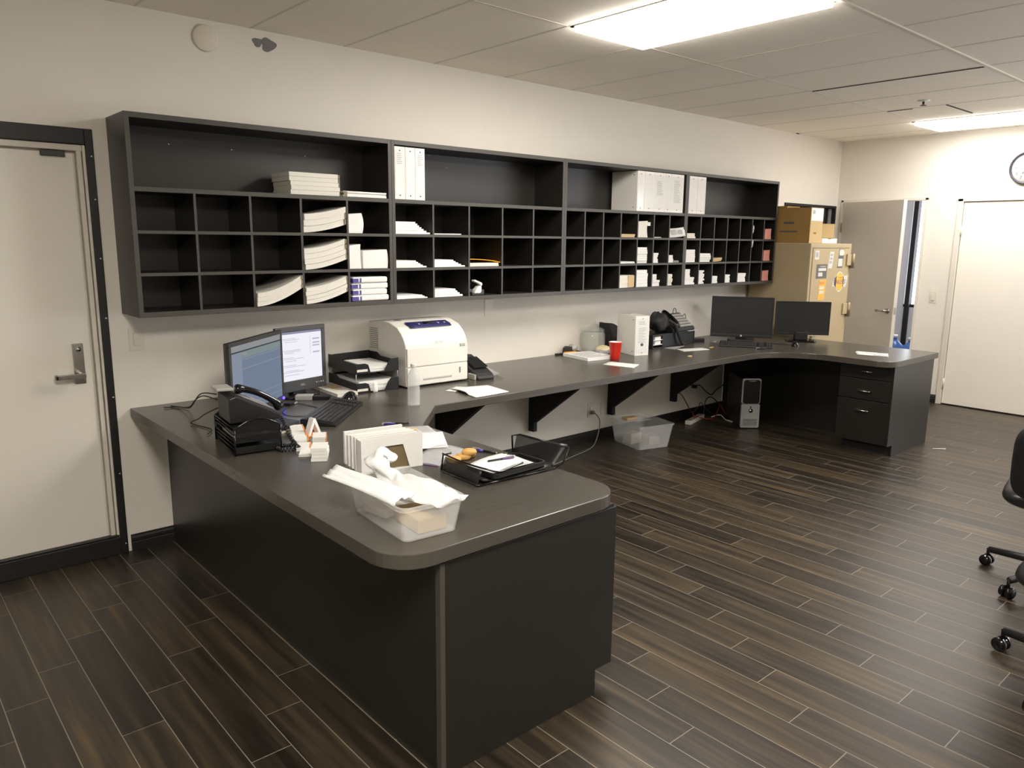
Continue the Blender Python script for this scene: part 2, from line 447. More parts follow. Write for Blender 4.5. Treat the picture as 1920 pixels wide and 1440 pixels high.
# ================================================================== LIGHTS
def troffer(x0, x1, y0, y1, label, tube='lampglow'):
    t = thing('ceiling_light', label, 'ceiling light', ((x0+x1)/2, (y0+y1)/2, ZC), 0, 'recessed fluorescent ceiling lights')
    hx, hy = (x1-x0)/2, (y1-y0)/2
    f = MB()
    f.box(-hx, hx, -hy, -hy+.022, -.006, .002).box(-hx, hx, hy-.022, hy, -.006, .002).box(-hx, -hx+.022, -hy, hy, -.006, .002).box(hx-.022, hx, -hy, hy, -.006, .002)
    f.build('frame', M['tbar'], t)
    B(-hx+.02, hx-.02, -hy+.02, hy-.02, -.030, -.003).build('diffuser', M[tube], t)
    return t
troffer(1.935, 2.515, -2.335, -1.195, 'long fluorescent ceiling light above the near counter, nearest of the two')
troffer(6.435, 7.055, -2.265, -1.105, 'fluorescent ceiling light close to the far wall with the clock', 'lampglow_far')
troffer(-1.08, -.46, -4.65, -3.51, 'unseen fluorescent ceiling light right above the viewer', 'lampglow_unseen')  # unseen lamp put in from the counter's wall shadow, boosted for the door
troffer(8.5, 9.1, -1.2, -.06, 'added unseen fluorescent ceiling light in the room beyond the half-open door', 'lampglow_far')  # added out of view to light the room behind the door
troffer(4.44, 5.05, -4.65, -3.51, 'added unseen fluorescent ceiling light over the open floor right of the viewer')  # added out of view to raise the general brightness

t = thing('sprinkler_head', 'small white ceiling sprinkler head in front of the far light', 'sprinkler', (5.384, -1.607, ZC))
MB().lathe([(.045, 0), (.045, -.004), (.018, -.010), (.0, -.010)], 16, cap=False).build('escutcheon', M['white'], t)
MB().tube([(0, 0, -.008), (0, 0, -.030)], .009, 8).lathe([(.0, -.040), (.024, -.040), (.024, -.037), (0, -.037)], 10).tube([(-.014, 0, -.028), (-.016, 0, -.038)], .003, 6).tube([(.014, 0, -.028), (.016, 0, -.038)], .003, 6).build('deflector', M['gunmetal'], t)

# ---- small things on the walls
o = MB().lathe([(0, -.006), (.058, -.006), (.066, -.002), (.066, .0)], 32, Matrix.Translation((.50, -.003, 2.625)) @ Matrix.Rotation(radians(-90), 4, 'X')).build('cover_plate', M['wallspot'])
tag(o, 'round painted cover plate high on the wall near the ceiling', 'cover plate')
def blob(cx, cz, r, ph):
    return [(cx+r*(1+.16*sin(3*a+ph)+.08*sin(5*a))*cos(a), cz+r*(1+.16*sin(3*a+ph))*sin(a)*.85) for a in [2*pi*i/22 for i in range(22)]]
o = MB().prism(blob(.778, 2.652, .026, 0), -.003, -.0005, 'y').prism(blob(.838, 2.648, .040, 1.3), -.004, -.0005, 'y').build('wall_patch', M['stain'])
tag(o, 'grey patch of torn bare plaster on the wall below the ceiling', 'wall patch')
def switch(name, label, loc, rz, blank=False, outlet=False, wide=.075):
    t = thing(name, label, 'light switch' if not outlet else 'wall outlet', loc, rz)
    MB().prism(rbox(wide/2, .060, .004, 2), -.0035, .002, 'y').build('plate', M['plate'], t, .0015)
    if outlet:
        for dz in (-.020, .020):
            MB().prism([(x, z+dz) for x, z in rbox(.014, .013, .005, 3)], -.009, -.006, 'y').build('socket', M['white'], t)
    elif not blank:
        B(-.017, .017, -.011, -.006, -.033, .033).build('rocker', M['frame'], t, .002)
    return t
switch('light_switch', 'white rocker light switch under the left end of the pigeonholes', (.060, 0, 1.115), 0)
switch('light_switch', 'white light switch between the two far doors', (XF, -1.098, 1.094), radians(-90))
switch('wall_plate', 'blank white wall plate below the gadget pigeonhole', (2.385, 0, 1.158), 0, True)
switch('wall_outlet', 'wall outlet with a grey cord plugged in under the long counter', (3.475, 0, .262), 0, outlet=True)
switch('wall_plate', 'blank white wall plate beside the corded outlet under the counter', (3.635, 0, .262), 0, True)
switch('wall_outlet', 'wall outlet with black plug behind the fourth bracket', (4.80, 0, .285), 0, outlet=True)
# clock
t = thing('wall_clock', 'round black-rimmed wall clock cut by the right edge', 'clock', (XF, -1.800, 2.335), radians(-90))
RX = Matrix.Rotation(radians(90), 4, 'X')
MB().lathe([(.142, 0), (.150, .006), (.150, .028), (.143, .036), (.134, .030), (.134, .012)], 48, RX, False).build('rim', simple('clock_rim', (.045, .04, .055, 1), .3), t)
MB().lathe([(0, .010), (.136, .010), (.136, .002), (0, .002)], 48, RX).build('dial', M['paper'], t)
for k in range(1, 13):
    a = radians(90-30*k)
    text(str(k), .040, M['ink'], t, (.098*cos(a), -.0112, .098*sin(a)), (radians(90), 0, 0), 'numeral')
for ang, L, wd in ((232, .065, .006), (150-240, .095, .004)):
    a = radians(ang)
    MB().box(-.015, L, -.014, -.0125, -wd/2, wd/2, Matrix.Rotation(-a, 4, 'Y')).build('hand', M['blackm'], t)

def edged(o, axis=1, sign=-1, mat=None):
    """light edge banding on the faces of a board that look along axis"""
    o.data.materials.append(mat or M['edge'])
    for p in o.data.polygons:
        if p.normal[axis]*sign > .9: p.material_index = len(o.data.materials)-1
    return o
# ================================================================== PIGEONHOLE UNITS
D, W = .2976, 1.4115
ZT, ZA, ZB, ZCC, ZM = 2.1855, 1.845, 1.649, 1.451, 1.249
NC = [5, 5, 7, 7]
names = ['leftmost dark pigeonhole unit, beside the door, holding curled booklets', 'second dark pigeonhole unit from the door, three binders at its top left',
         'third dark pigeonhole unit from the door, five binders at its top right', 'last dark pigeonhole unit, pink pads at its right end']
PT = .022
def col_x(k, c):
    """clear span of column c in unit k"""
    n = NC[k]; x0 = k*W+PT; wv = W-2*PT; t = .012
    cw = (wv-(n-1)*t)/n
    a = x0+c*(cw+t); return a, a+cw
for k in range(4):
    t = thing('pigeonhole_unit', names[k], 'shelf unit', (k*W, 0, ZM), 0, 'dark laminate pigeonhole units on the wall')
    h = ZT-ZM
    edged(B(0.0005, PT, -D, -.003, 0, h).build('side_panel', M['lam'], t, .001))
    edged(B(W-PT, W-.0005, -D, -.003, 0, h).build('side_panel', M['lam'], t, .001))
    edged(B(PT, W-PT, -D, -.003, h-.025, h).build('top_panel', M['lamh'], t, .001))
    edged(B(PT, W-PT, -D, -.003, 0, .025).build('bottom_panel', M['lamh'], t, .001))
    B(PT, W-PT, -.012, -.0035, .025, h-.025).build('back_panel', M['lamh'], t)
    for z, th in ((ZA, .022), (ZB, .016), (ZCC, .016)):
        edged(B(PT, W-PT, -D+.001, -.012, z-th/2-ZM, z+th/2-ZM).build('shelf_board', M['lamh'], t, .001))
    for c in range(NC[k]-1):
        a, b = col_x(k, c)
        edged(B(b-k*W, b+.012-k*W, -D+.0015, -.012, .025, ZA-.011-ZM).build('divider', M['lam'], t))
    for x in (.28, .60, 1.02):
        MB().ball((x, -.012, h-.10), .005, n=8, m=6).build('screw', M['chrome'], t)

# ================================================================== COUNTER
P = [(0.0, -.002), (0.0, -2.49+.13)]
P += arc(.13, -2.49+.13, .13, 180, 270, 8)
P += arc(.963-.13, -2.49+.13, .13, 270, 360, 8)
P += [(.963, -1.234), (1.2556, -.9245)]
P += arc(4.30, -1.37, .4455, 90, 0, 12)
P += arc(4.7455+.14, -1.833+.14, .14, 180, 270, 8)
P += [(5.634, -1.833), (5.634, -.002)]
o = MB().prism(P, H-.046, H).build('countertop', M['top'], None, .003)
tag(o, 'continuous dark grey laminate worktop running along the wall with both wings', 'worktop')
# peninsula cabinet
t = thing('cabinet', 'dark laminate cabinet carrying the near wing of the worktop', 'cabinet', (.165, -2.47, 0))
B(0, .020, .022, 2.455, 0, H-.048).build('side_panel', M['lam'], t)
MB().prism([(0, 0), (.69, 0), (.69, .098), (.775, .098), (.775, H-.058), (0, H-.058)], 0, .020, 'y').build('end_panel', M['lam'], t, .002)
B(-.0015, .016, -.0015, .022, 0, H-.058).build('corner_edge', M['edge'], t)
B(.02, .755, .03, .55, .10, H-.052).build('body', M['lam'], t)
B(.02, .685, .03, .55, 0, .10).build('toe_kick', M['blackm'], t)
B(.03, .765, .004, .018, H-.058, H-.047).build('top_rail', M['blackm'], t)
for i, (za, zb) in enumerate(((.11, .38), (.386, .55), (.556, .70))):
    dr = B(.756, .774, .035, .545, za, zb).build('drawer', M['lam'], t, .002)
    MB().tube([(.774, .24, (za+zb)/2), (.795, .24, (za+zb)/2), (.795, .34, (za+zb)/2), (.774, .34, (za+zb)/2)], .005, 8).build('handle', M['chrome'], dr)
# far pedestal with drawers
t = thing('drawer_pedestal', 'dark three-drawer pedestal under the far wing of the worktop', 'drawer unit', (4.878, -1.805, 0))
B(.020, .752, .018, .400, .088, H-.048).build('body', M['lam'], t)
MB().prism([(.085, 0), (.755, 0), (.755, H-.048), (0, H-.048), (0, .088), (.085, .088)], 0, .018, 'y').build('side_panel', M['lam'], t, .001)
B(.085, .74, .02, .39, 0, .087).build('toe_kick', M['blackm'], t)
for za, zb, hzz in ((.092, .424, .345), (.430, .590, .50), (.596, .705, .655)):
    dr = B(0, .019, .020, .418, za, zb).build('drawer', M['lam'], t, .0025)
    MB().tube([(.002, .165, hzz), (-.024, .165, hzz), (-.024, .265, hzz), (.002, .265, hzz)], .0055, 8).build('handle', M['chrome'], dr)
o = B(5.353, 5.375, -1.40, -.016, .0, H-.048).build('modesty_panel', M['lam'])
tag(o, 'dark upright panel closing the back of the far knee space', 'panel')
# wall brackets
prof = [(-.002, H-.047), (-.64, H-.047), (-.64, H-.062), (-.060, .268), (-.060, .200), (-.002, .200)]
bl = ['black triangular bracket under the long counter, nearest of the four', 'second nearest black triangular bracket under the long counter',
      'black triangular bracket right above the clear tote', 'farthest black triangular bracket under the long counter, above the plugs']
b0 = None
for k, x in enumerate((1.93, 2.80, 3.695, 4.545)):
    if b0 is None:
        b0 = thing('counter_bracket', bl[0], 'bracket', (x, 0, 0), 0, 'black brackets under the long counter')
        MB().prism(prof, -.018, .018, 'x').build('gusset', M['blackm'], b0, .001)
    else: dup(b0, (x, 0, 0), 0, bl[k])
# ================================================================== PAPER GOODS
def slabs(mb, x0, x1, y0, y1, z0, h, n, jit=.004, rise=0., sag=0., rnd=random):
    """n flat bundles on top of each other, each slightly off; rise lifts the +x end in a curve"""
    zs = [z0+h*i/n for i in range(n+1)]
    for i in range(n):
        dx, dy = rnd.uniform(-jit, jit), rnd.uniform(-jit, jit)
        a, b, c, d = x0+dx, x1+dx, y0+dy, y1+dy
        K = 8 if (rise or sag) else 1
        vs = []; fs = []
        for k in range(K+1):
            u = k/K; e = rise*u**1.7-sag*sin(pi*u)
            x = a+(b-a)*u
            for yy in (c, d):
                vs.append((x, yy, zs[i]+e+(.0004 if i == 0 else .0010))); vs.append((x, yy, zs[i+1]+e))
        for k in range(K):
            o = k*4; q = o+4
            fs += [(o, q, q+1, o+1), (o+2, o+3, q+3, q+2), (o+1, q+1, q+3, o+3), (o, o+2, q+2, q)]
        fs += [(0, 1, 3, 2), (K*4, K*4+2, K*4+3, K*4+1)]
        mb.add(vs, fs)
    return mb
def stack(name, label, cat, x0, x1, y0, y1, z0, h, n=4, mat='paper', group=None, rise=0., sag=0., jit=.003, spine=False, top=None):
    o = slabs(MB(), x0, x1, y0, y1, z0, h, n, jit, rise, sag).build(name, [M[mat]])
    tag(o, label, cat, group)
    if spine:
        m = MB()
        for i in range(n):
            za = z0+rise+h*i/n; m.box(x1-.004, x1+.005, y0-.002, y1, za+.002, za+h/n-.002)
        m.build('spine_strip', M['spine'], o)
    return o

def binder(label, x, w, y0, y1, z0, h, group, sleeve='sleeve', lean=0., title=None, extra=True):
    t = thing('ring_binder', label, 'binder', (x, y0, z0), 0, group)
    T = Matrix.Rotation(lean, 4, 'Y')
    d = y1-y0
    B(0, .004, 0.003, d, 0, h, T).build('cover', M['binder'], t, .001)
    B(w-.004, w, .003, d, 0, h, T).build('cover', M['binder'], t, .001)
    sp = B(.0005, w-.0005, 0, .004, 0, h, T).build('spine', M['binder'], t, .001)
    B(.005, w-.005, .02, d-.01, .006, h-.008, T).build('pages', M['paperedge'], t)
    B(.007, w-.007, -.0012, 0, .02, h-.02, T).build('sleeve', M[sleeve], sp)
    for zz in (.022, h-.022):
        MB().tube([T @ Vector((w/2, -.0025, zz)), T @ Vector((w/2, .001, zz))], .004, 8).build('rivet', M['gunmetal'], sp)
    if extra:
        for zz in (.03, h-.03):
            MB().tube([T @ Vector((-.002, .035, zz)), T @ Vector((.001, .035, zz))], .004, 8).build('rivet', M['gunmetal'], t)
    if title:
        n = len(title)
        m = MB()
        rr = random.Random(sum(map(ord, label)))
        for (za, zb) in title:
            z = za
            while z < zb:
                m.box(w*.22, w*(.55+.25*rr.random()), -.0016, -.0013, z, z+.004, T); z += .011
        m.build('printed_lines', M['greyink'], sp)
    return t

yF = -.288
# unit 1, top compartment
zt = ZA+.012
stack('paper_stack', 'tall stack of letter paper in the top left compartment', 'paper stack', .80, 1.085, -.275, -.06, zt, .115, 5, 'paperedge', spine=True, jit=.006)
o = stack('paper_stack', 'low loose stack of paper beside the tall one in the top left compartment', 'paper stack', 1.11, 1.385, -.285, -.07, zt, .030, 3, 'paper', jit=.008)
B(1.105, 1.125, -.292, -.24, zt, zt+.028).build('clip', M['spine'], o)
# curled booklets
g = 'curled booklet stacks in the first pigeonhole unit'
zr = [ZB+.009, ZCC+.009, ZM+.026]
a, b = col_x(0, 3)
stack('booklet_stack', 'curled booklets in the top pigeonhole row, first unit', 'booklets', a+.004, b-.012, -.300, -.03, zr[0], .098, 3, 'paperedge', g, .045, .0, .004, True)
stack('booklet_stack', 'tallest curled booklets, middle pigeonhole row of the first unit', 'booklets', a+.004, b-.012, -.300, -.03, zr[1], .112, 4, 'paperedge', g, .055, .0, .004, True)
stack('booklet_stack', 'curled booklets in the bottom row beside the blue-marked bundles', 'booklets', a+.004, b-.012, -.300, -.03, zr[2], .088, 4, 'paperedge', g, .060, .0, .004, True)
a, b = col_x(0, 2)
stack('booklet_stack', 'steeply tilted booklets leaning in the bottom row, leftmost of the booklet stacks', 'booklets', a+.004, b-.010, -.305, -.03, zr[2], .070, 3, 'paperedge', g, .088, .0, .004, True)
a, b = col_x(0, 4)
def block(name, label, cat, x0, x1, y0, y1, z0, h, bulge, mat='paper', group=None):
    """upright pad of paper with a bulging right edge"""
    m = MB(); K = 8; out = []
    for k in range(K+1):
        z = z0+h*k/K; out.append((x1+bulge*sin(pi*k/K)-.004*k/K, z))
    m.prism([(x0, z0)]+out+[(x0, z0+h*.93)], y0, y1, 'y')
    return tag(m.build(name, M[mat], None, .0015), label, cat, group)
block('paper_pad', 'upright curled paper pad in the top pigeonhole row, first unit', 'paper pad', a+.002, a+.094, -.285, -.08, zr[0], .112, .010)
block('paper_pad', 'thin upright pad leaning left in the middle row, first unit', 'paper pad', a+.002, a+.082, -.285, -.08, zr[1], .138, -.003)
block('paper_pad', 'rounded paper block right of the thin upright pad, middle row', 'paper pad', a+.092, b-.008, -.285, -.08, zr[1], .108, .006)
lab = ['bottom blue-marked white bundle in the last pigeonhole of the first unit', 'second blue-marked white bundle from below', 'second blue-marked white bundle from the top', 'top blue-marked white bundle of the pile in the first unit']
for i in range(4):
    z0 = zr[2]+.0345*i
    o = slabs(MB(), a+.014+.006*(i % 2), b-.006-.008*(i % 2), -.292+.004*(i % 3), -.06, z0, .034, 1, .0).build('wrapped_bundle', M['paper'], None, .010, 3)
    tag(o, lab[i], 'bundle', 'blue-marked bundles in the first pigeonhole unit')
    B(a+.013+.006*(i % 2), a+.055, -.2935+.004*(i % 3), -.20, z0+.004, z0+.026).box(a+.064, a+.074, -.2935+.004*(i % 3), -.2, z0+.003, z0+.028).build('blue_mark', M['blue'], o)
# unit 2
for i, (x, w_, lb) in enumerate(((1.437, .073, 'white ring binder against the left side of the second unit'), (1.512, .068, 'glossy-spined white binder, middle of the three in the second unit'), (1.582, .068, 'white ring binder, right one of the three in the second unit'))):
    binder(lb, x, w_, -.288, -.035, zt, .296, 'white binders in the second unit', title=((.20, .26),) if i != 1 else None)
def sheets(label, x0, x1, z0, h, n=3, taper=.10, mat='paper', group='paper stacks in the second pigeonhole unit', y0=-.285, y1=-.04):
    """pile whose back sheets slide left and up: sloping loose pile"""
    m = MB()
    for i in range(n):
        za = z0+h*i/n; dx = -taper*(i/n)**.75*(x1-x0); j = random.uniform(-.003, .003)
        m.box(x0+.003, x1+dx+j, y0+.010*i/n+j, y1, za+.0004, za+h/n)
    return tag(m.build('paper_stack', M[mat]), label, 'paper stack', group)
c0, c1, c2 = col_x(1, 0), col_x(1, 1), col_x(1, 2)
sheets('thickest white paper stack of the second unit, top row', c0[0], c0[1]-.012, zr[0], .072, 7, .45)
sheets('few flat sheets in the top row of the second unit', c1[0], c1[1]-.05, zr[0], .006, 1)
sheets('low paper stack in the middle row under the thickest stack', c0[0], c0[1]-.04, zr[1], .042, 5, .38)
sheets('low paper stack left of the yellow envelope', c1[0], c1[1]-.02, zr[1], .044, 5, .42)
sheets('ruffled papers in the bottom row, left column of the second unit', c0[0]+.004, c0[1]-.035, zr[2], .020, 3, .2)
sheets('paper stack in the bottom row, second column, left of the gadget', c1[0], c1[1]-.04, zr[2], .048, 4, .28)
o = slabs(MB(), c2[0]+.004, c2[1]-.02, -.285, -.05, zr[1], .022, 2, .003).build('paper_stack', M['paper2'])
tag(o, 'papers lying under the yellow envelope in the second unit', 'paper stack', 'paper stacks in the second pigeonhole unit')
o = MB().grid(lambda u, v: (c2[0]+.004+u*(c2[1]-c2[0]-.012), -.292+v*.22, zr[1]+.046-.022*u**2.2), 12, 4).build('envelope', M['yellow'], None, 0, 2, .004)
tag(o, 'yellow envelope drooping over papers in the second unit', 'envelope')
t = thing('desk_gadget', 'small white and grey gadget with a raised flap, alone in a bottom pigeonhole', 'gadget', (2.042, -.25, zr[2]), 0)
MB().prism([(-.050, .020), (-.010, .018), (-.006, .040), (-.046, .042)], -.016, .016, 'y').prism([(-.020, .0), (.082, .0), (.084, .034), (.060, .036), (.052, .010), (-.016, .012)], -.020, .020, 'y').build('base', M['gunmetal'], t, .004)
MB().prism([(0, .012), (.050, .010), (.060, .022), (.060, .060), (.036, .058), (.012, .034)], -.021, .017, 'y').build('body', M['white'], t, .004)
MB().prism([(-.002, .090), (.008, .100), (.066, .078), (.070, .062), (.060, .058), (.046, .070)], -.018, .014, 'y').build('flap', M['white'], t, .003)
# unit 3 binders
x = 3.612
for i, (w_, lb) in enumerate(((.082, 'white binder standing free at the left of the row of five'), (.118, 'second white binder from the left in the row of five'), (.138, 'middle white binder with printed spine in the row of five'), (.070, 'narrow white binder, fourth in the row of five'), (.165, 'widest white binder with long printed spine, against the divider'))):
    binder(lb, x, w_, -.288, -.030, zt, .300, 'five white binders in the third unit', title=(((.08, .25),) if i == 4 else ((.13, .24),) if i == 2 else None)); x += w_+.002
x = 4*0+3*W+PT+.004
for i, (w_, lb) in enumerate(((.118, 'glossy white binder against the left side of the last unit'), (.118, 'right one of the two glossy binders in the last unit'))):
    binder(lb, x, w_, -.288, -.030, zt, .300, 'two white binders in the last unit'); x += w_+.002
# small stacks in units 3 and 4
def small(k, c, row, label, h, wf=.8, n=4, mat='paper', x_off=.01, rise=0, jit=.005, name='card_stack', cat='card stack'):
    a, b = col_x(k, c); 
    return stack(name, label, cat, a+x_off, a+x_off+(b-a)*wf, -.285, -.15, zr[row], h, n, mat, 'small stacks in the right-hand pigeonholes', rise, 0, jit)
small(2, 3, 0, 'flat orange-edged notes in the top row of the third unit', .024, .85, 2, 'tan')
t = block('paper_roll', 'tall loosely rolled papers in the top row of the third unit', 'paper roll', col_x(2, 4)[0]+.004, col_x(2, 4)[0]+.130, -.285, -.14, zr[0], .128, -.010, 'paper2')
B(col_x(2, 4)[0]+.130, col_x(2, 4)[0]+.165, -.28, -.15, zr[0]+.09, zr[0]+.118).build('loose_sheet', M['paper'], t)
small(2, 5, 0, 'few flat slips lying in the top row of the third unit', .005, .5, 1)
o = MB().grid(lambda u, v: (col_x(2, 6)[0]+.004+u*.186, -.290-.02*u+v*.02, zr[0]+.002+.016*u*u+v*.072), 8, 3).build('leaflet', M['paper'], None, 0, 2, .003)
tag(o, 'curved printed leaflet standing in the top row of the third unit', 'leaflet')
MB().grid(lambda u, v: (col_x(2, 6)[0]+.03+u*.055, -.2945-.02*(.14+.3*u)+v*.013, zr[0]+.025+v*.04), 4, 2).grid(lambda u, v: (col_x(2, 6)[0]+.105+u*.05, -.2945-.02*(.54+.27*u)+v*.012, zr[0]+.032+v*.035), 4, 2).build('print_block', M['greyink'], o)
small(3, 0, 0, 'small printed cards in the top row of the last unit', .040, .62, 3, 'paper2')
small(2, 3, 1, 'flat white slips in the middle row of the third unit', .014, .9, 2)
small(2, 4, 1, 'tallest card stack in the middle row of the third unit', .122, .66, 7)
small(2, 5, 1, 'narrow card stack in the middle row of the third unit', .078, .34, 5)
o = small(2, 6, 1, 'short card stack before a blue tag, middle row of the third unit', .060, .32, 4)
B(col_x(2, 6)[0]+.08, col_x(2, 6)[0]+.15, -.285, -.2, zr[1]+.0003, zr[1]+.016).build('tag', M['grey'], o)
small(3, 0, 1, 'notched tall card stack, middle row of the last unit', .104, .70, 6)
small(3, 1, 1, 'twin card bundles in the middle row of the last unit', .072, .86, 4)
small(3, 2, 1, 'curling brownish cards in the middle row of the last unit', .030, .72, 3, 'tan', rise=.006)
o = small(2, 3, 2, 'tan envelopes and orange cards in the bottom row', .094, .90, 3, 'paper2')
a = col_x(2, 3)[0]+.01
B(a+.10, a+.168, -.291, -.27, zr[2]+.004, zr[2]+.092).build('orange_end', M['tan'], o)
small(2, 4, 2, 'twin tall card stack in the bottom row of the third unit', .132, .74, 5)
o = small(2, 5, 2, 'stepped card stack in the bottom row of the third unit', .048, .50, 3)
slabs(MB(), col_x(2, 5)[0]+.010, col_x(2, 5)[0]+.066, -.284, -.15, zr[2]+.049, .046, 3, .003).build('upper_cards', M['paper'], o)
small(2, 6, 2, 'greyish card stack at the end of the bottom row, third unit', .092, .36, 8, 'paperedge', jit=.008)
o = small(3, 0, 2, 'stepped tall card stack in the bottom row of the last unit', .060, .72, 4)
slabs(MB(), col_x(3, 0)[0]+.010, col_x(3, 0)[0]+.085, -.284, -.15, zr[2]+.061, .066, 4, .004).build('upper_cards', M['paper'], o)
small(3, 1, 2, 'slim tall card stack, second column, bottom row of the last unit', .114, .42, 8, jit=.006)
small(3, 2, 2, 'short card stack, third column, bottom row of the last unit', .062, .44, 4)
small(3, 3, 2, 'short card stack, fourth column, bottom row of the last unit', .070, .40, 5)
small(3, 4, 2, 'wide short card stack, fifth column, bottom row of the last unit', .078, .70, 5)
a, b = col_x(3, 6)
pk = [(0, 'pink paper pad in the top row at the right end', .098), (1, 'pink paper pad in the middle row at the right end', .100), (2, 'pink paper pad in the bottom row at the right end', .096)]
for row, lb, h in pk:
    block('paper_pad', lb, 'paper pad', a+.030, a+.140, -.288, -.1, zr[row], h, -.006, 'pink', 'pink pads in the last pigeonhole column')
a5, b5 = col_x(3, 5)
for row, zz in ((0, .05), (1, .12)):
    o = MB().prism([(0, 0), (.010, .01), (.020, .05), (.012, .07), (0, .072)], -.306, -.2975, 'y').build('clip', M['silver'])
    o.location = (a5-.010, 0, zr[row]+zz)
    tag(o, 'silver clip on a divider edge, top row of the last unit' if row == 0 else 'silver clip on a divider edge, middle row of the last unit', 'clip')

# ================================================================== NEAR WING OF THE WORKTOP
def monitor(name, label, L, Rr, z0, z1, bez, bot, stand, screen=None, back=.045, tilt=0., gloss='gunmetal'):
    """flat monitor with its lower left front corner over L and lower right over R (xy)"""
    L, Rr = Vector(L), Vector(Rr); d = (Rr-L); w = d.length; rz = math.atan2(d.y, d.x)
    c = (L+Rr)/2
    t = thing(name, label, 'monitor', (c.x, c.y, H), rz)
    a, b = z0-H, z1-H
    hw = w/2
    fr = MB()
    fr.box(-hw, hw, 0, .020, b-bez, b).box(-hw, hw, 0, .020, a, a+bot).box(-hw, -hw+bez, 0, .02, a+bot, b-bez).box(hw-bez, hw, 0, .02, a+bot, b-bez)
    fr.build('bezel', M[gloss], t, .003)
    MB().prism([(-hw+.004, .018), (hw-.004, .018), (hw-.03, back), (-hw+.03, back)], a+.004, b-.004, 'z').build('back_shell', M['black'], t, .003)
    zc = (a+b)/2
    st = MB()
    if stand == 'neck':
        st.prism([(-.045, .03), (.045, .03), (.045, .075), (-.045, .075)], .012, zc+.02, 'z').build('neck', M['black'], t, .004)
        MB().prism([(x_, y_+.06) for x_, y_ in rbox(.115, .085, .03)], 0.0005, .014, 'z').build('foot', M['black'], t, .004)
    else:
        st.box(-.055, .055, -.012, .065, .012, a+.03).build('neck', M['black'], t, .008)
        MB().prism([(x_, y_+.03) for x_, y_ in rbox(.12, .085, .02)], .0005, .013, 'z').build('foot', M['blackg'], t, .004)
    sx0, sx1, sz0, sz1 = -hw+bez, hw-bez, a+bot, b-bez
    if screen is None:
        B(sx0, sx1, .003, .008, sz0, sz1).build('screen', M['screen_off'], t)
    else:
        ms, rects = screen
        m = MB(); m.mat(0).box(sx0, sx1, .004, .008, sz0, sz1)
        for i, (u0, u1, v0, v1, mi) in enumerate(rects):
            m.mat(mi).box(sx0+(sx1-sx0)*u0, sx0+(sx1-sx0)*u1, .0040-.0004*(1+i % 3), .005, sz0+(sz1-sz0)*v0, sz0+(sz1-sz0)*v1)
        m.build('screen', [M[q] for q in ms], t)
    return t
M['screen_off'] = simple('switched_off_screen', (.012, .012, .012, 1), .38)
scA = (['scrA', 'scrA2', 'scrA3', 'scrA4', 'scrAd', 'scrAl'],
       [(0, 1, .915, 1, 2), (0, 1, .895, .915, 4), (0, .19, 0, .895, 1), (.19, 1, .80, .895, 3), (.19, 1, .775, .782, 5), (.19, 1, .64, .648, 5), (.19, 1, .20, .206, 5), (.2, .3, .84, .88, 2), (.19, 1, .10, .105, 5)])
monA = monitor('monitor', 'wide monitor with a bluish screen, left of the lit pair on the near wing', (.235, -.772), (.655, -.407), .780, 1.158, .019, .034, 'neck', scA)
MB().ball((.258, -.002, .040), .0075, n=10, m=8).build('power_light', M['led'], monA)
rr = random.Random(3)
rects = [(0, 1, .955, 1, 1), (.72, .725, .5, .9, 2)]
for i, v in enumerate((.86, .83, .79, .62, .59, .56, .47, .44, .40, .31, .28, .20, .17, .11)):
    rects.append((.06+.03*(i % 3), .30+.3*rr.random(), v, v+.010, 2))
for v in (.80, .72, .66, .52): rects.append((.78, .95, v, v+.03, 2))
scB = (['scrB', 'scrBk', 'scrBt'], rects)
monB = monitor('monitor', 'smaller monitor with a white document on its screen, near wing', (.655, -.325), (.985, -.243), .800, 1.155, .026, .062, 'neck', scB)
for i in range(4):
    MB().ball((.095+.016*i, -.001, .070), .004, n=8, m=6).build('button', M['silver'], monB)
text('DELL', .014, M['silver'], monB, (0, -.001, .070), (radians(90), 0, 0))

# desk phone on a wire organizer
ORG = (.069, -1.212)
t = thing('desk_organizer', 'black mesh desk organizer with sliding trays carrying the near phone', 'organizer', (ORG[0], ORG[1], H), radians(-7.0))
ow, od, oh = .185, .315, .112
m = MB()
for (x_, y_) in ((0, 0), (ow, 0), (0, od), (ow, od)): m.tube([(x_, y_, .002), (x_, y_, oh)], .004, 8)
for z in (.004, .045, .085, oh): 
    m.tube([(0, 0, z), (0, od, z)], .0025, 6).tube([(ow, 0, z), (ow, od, z)], .0025, 6).tube([(0, od, z), (ow, od, z)], .0025, 6)
for y_ in (0, od): m.tube([(ow*i/10, y_, oh+.036*sin(pi*i/10)) for i in range(11)], .004, 8)
for z in (.010, .028, .062, .1): m.tube([(-.001, .002, z), (-.001, od, z)], .0018, 6)
m.build('wire_frame', M['blackg'], t)
MB().prism([(0, .078), (.05, .070), (ow, .030), (ow, oh)]+[(ow*i/10, oh+.036*sin(pi*i/10)) for i in range(9, 0, -1)]+[(0, oh)], -.001, .001, 'y').build('mesh_panel', M['mesh'], t)
MB().prism([(0, .002), (ow, .002), (ow, oh)]+[(ow*i/10, oh+.036*sin(pi*i/10)) for i in range(9, 0, -1)]+[(0, oh)], od-.001, od+.001, 'y').build('mesh_panel', M['meshdk'], t)
B(.003, ow-.003, .012, od-.003, oh-.003, oh).build('top_panel', M['mesh'], t)
for z in (.008, .052, .092):
    tr = B(.005, ow-.005, .005, od-.005, z, z+.003).box(.005, ow-.005, .004, .006, z, z+.028).build('tray', M['meshdk'], t)
pp_ = B(.02, ow-.02, .02, od-.04, .0555, .0605).build('sheet_pile', M['paper2']); 
